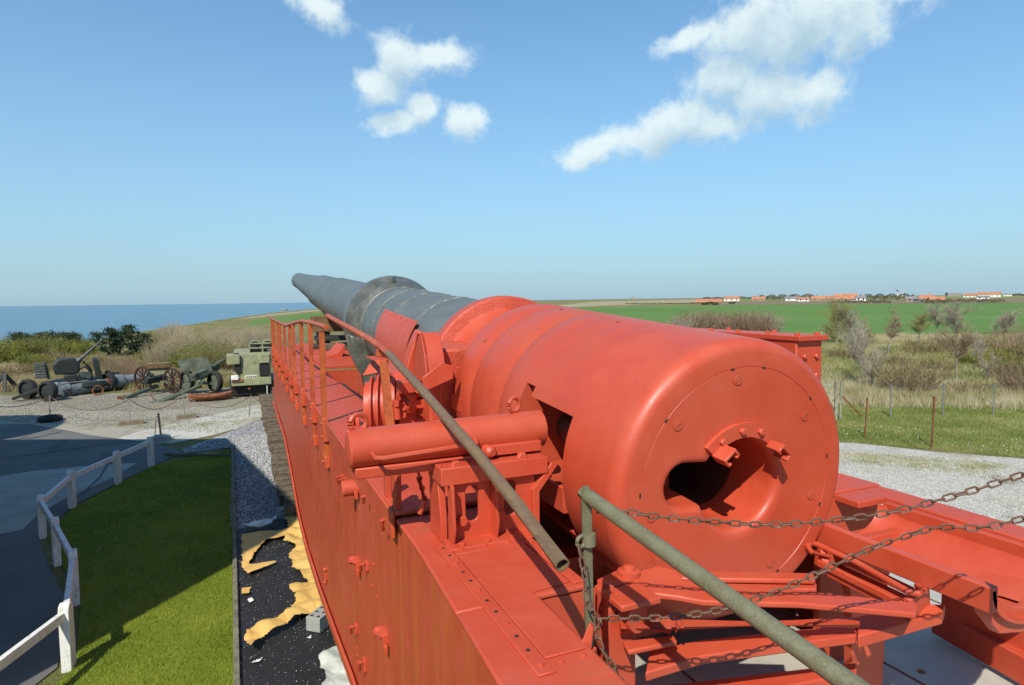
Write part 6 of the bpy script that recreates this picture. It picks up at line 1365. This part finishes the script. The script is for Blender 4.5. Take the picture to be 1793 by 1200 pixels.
for a in [(1219, 1262, 523.5, 531, RO, WS, 'long low orange-roofed farm range nearest the stubble field', .28), (1268, 1294, 519, 527.5, RO, WW, 'white cottage with an orange roof next to the long low range', .55), (1317, 1339, 519.5, 526.5, RO, WS, 'small orange-roofed barn standing alone', .35),
          (1376, 1400, 519.5, 527, RG, WW, 'pale grey-roofed farm building in the village middle', .6), (1398, 1416, 520.5, 528, RO, WW, 'low white house before the grey-roofed building', .6), (1422, 1445, 518.5, 526.5, RO, WS, 'tan gabled barn with orange roof', .4), (1448, 1466, 518, 526, RO, WS, 'short orange-roofed barn next to the biggest barn', .4),
          (1464, 1499, 514.5, 527, RO, WS, 'biggest barn of the village with a broad orange roof', .3), (1500, 1515, 518, 527.5, RG, WW, 'bright white house at the end of the biggest barn', .65), (1588, 1613, 519, 528, RG, WS, 'grey-roofed stone barn by the farmyard', .5), (1603, 1614, 522.5, 528.5, RG, WW, 'small white shed before the grey stone barn', .7),
          (1612, 1632, 516.5, 528, RO, WS, 'steep orange-roofed farmhouse in the right group', .4), (1630, 1652, 519, 528, RO, WS, 'orange-roofed wing joined to the steep farmhouse', .4), (1661, 1680, 513, 519.3, RG, WS, 'dark isolated barn on the rise', .5), (1690, 1722, 513.5, 521, RO, WW, 'long white house with red roof on the far ridge', .5),
          (1716, 1748, 511.5, 521, RO, WW, 'tall red-roofed house at the end of the far ridge', .55), (1712, 1730, 518, 524, RG, WW, 'white shed below the far ridge houses', .7), (1758, 1770, 514, 519, RG, WW, 'tiny white house alone on the far right ridge', .6), (492, 500, 541.5, 543.6, RG, WW, 'lone white cottage on the headland cliff', .6), (1105, 1112, 520.5, 523.6, RG, WS, 'old bunker hut on the skyline of the stubble field', .7)]: house(*a[:7], eave=a[7])
M['tower_white'] = simple('greyed_white', (.45, .45, .43), .8, .1, .3)
o = Vector(P(1571, 519.4, 0)); lt = empty('lighthouse', tuple(o), 'white lighthouse tower rising beyond the village', 'lighthouse'); kk = float(np.dot(np.array(o) - CAM, -CM[:, 2])) / FPX
hh = 12.5 * kk; MB().lathe([(0, 1.8 * kk), (hh * .72, 1.35 * kk)], o, (0, 0, 1), 16).build('tower', M['tower_white'], lt); MB().lathe([(hh * .72, 1.7 * kk), (hh * .76, 1.7 * kk), (hh * .76, 1.1 * kk), (hh * .9, 1.1 * kk), (hh, .2 * kk)], o, (0, 0, 1), 12).build('lantern', M['pane'], lt)
o = Vector(P(1580, 519.4, 0)); st = empty('storage_tank', tuple(o), 'white domed tank beside the lighthouse', 'tank'); MB().lathe([(0, 2 * kk), (5 * kk, 2 * kk), (6.4 * kk, 1 * kk), (6.8 * kk, .1)], o, (0, 0, 1), 14).build('dome', M['tower_white'], st)
o = Vector(P(1417, 526, 0)); kk = float(np.dot(np.array(o) - CAM, -CM[:, 2])) / FPX; ct = empty('church_tower', tuple(o), 'square brown church tower among the village roofs', 'tower')
MB().mm(o.x - 2.2 * kk, o.x + 2.2 * kk, o.y, o.y + 4 * kk, 0, 8.5 * kk).build('tower', WS, ct); MB().lathe([(0, 3 * kk), (1.6 * kk, .1)], o + Vector((0, 2 * kk, 8.5 * kk)), (0, 0, 1), 4).build('roof', RO, ct)
# far hedges and copses: masses of twigs
def copse(name, x0, x1, yt, yb, n, mt, label, seed, sz=.5):
    rs = np.random.default_rng(seed); o0, o1 = np.array(P(x0, yb, 0)), np.array(P(x1, yb, 0)); t = rs.uniform(0, 1, n); c = o0 + (o1 - o0) * t[:, None]; k = float(np.dot((o0 + o1) / 2 - CAM, -CM[:, 2])) / FPX
    h = (yb - yt) * k; prof = .55 + .45 * np.abs(np.sin(t * 9.0 * (x1 - x0) / 60 + seed)) ** .7; z = h * prof * np.sqrt(rs.uniform(0, 1, n)); v = np.array([c[0][0], c[0][1], 0]); v /= np.linalg.norm(v)
    pts = c + v * rs.normal(0, max(1.5, h * .4), (n, 1)); pts[:, 2] = z
    me = quads_mesh(name, pts, sz * k, mt, seed); o = bpy.data.objects.new(name, me); COL.objects.link(o); setp(o, label, 'hedge', kind='stuff')
M['far_twig'] = twig_mat('far_bare_wood', [(0, (.075, .065, .045)), (.5, (.11, .095, .065)), (1, (.16, .135, .09))]); M['far_green'] = twig_mat('far_evergreen', [(0, (.025, .04, .015)), (.5, (.045, .06, .022)), (1, (.08, .085, .035))])
for i, a in enumerate([(1228, 1258, 529, 534.5, 900, 'far_green', 'dark round bush clump on the ploughed field edge'), (1276, 1288, 529, 533, 250, 'far_green', 'small dark bush beside the ploughed field'), (1330, 1430, 515.5, 526, 2600, 'far_twig', 'bare wood behind the middle of the village'), (1505, 1600, 514.5, 526, 2600, 'far_twig', 'bare brown wood right of the biggest barn'), (1455, 1560, 526, 531.5, 1800, 'far_twig', 'brown hedge below the village barns'),
        (1600, 1760, 523.5, 530.5, 2600, 'far_twig', 'long dark hedge along the wheat field'), (1655, 1664, 512, 519, 200, 'far_green', 'dark tree beside the isolated barn'), (1744, 1752, 511, 520, 200, 'far_green', 'dark tree at the end of the far ridge'), (1760, 1830, 514, 518.5, 900, 'far_twig', 'far hedge on the right ridge'), (1095, 1230, 530.5, 533, 900, 'far_twig', 'thin dark hedge between stubble and plough'), (1230, 1330, 520, 524, 1200, 'far_twig', 'low far copse left of the village'), (1620, 1660, 526, 532, 700, 'far_twig', 'brown hedge before the steep farmhouse')]):
    copse('far_hedge', *a[:5], M[a[5]], a[6], 40 + i, .9)
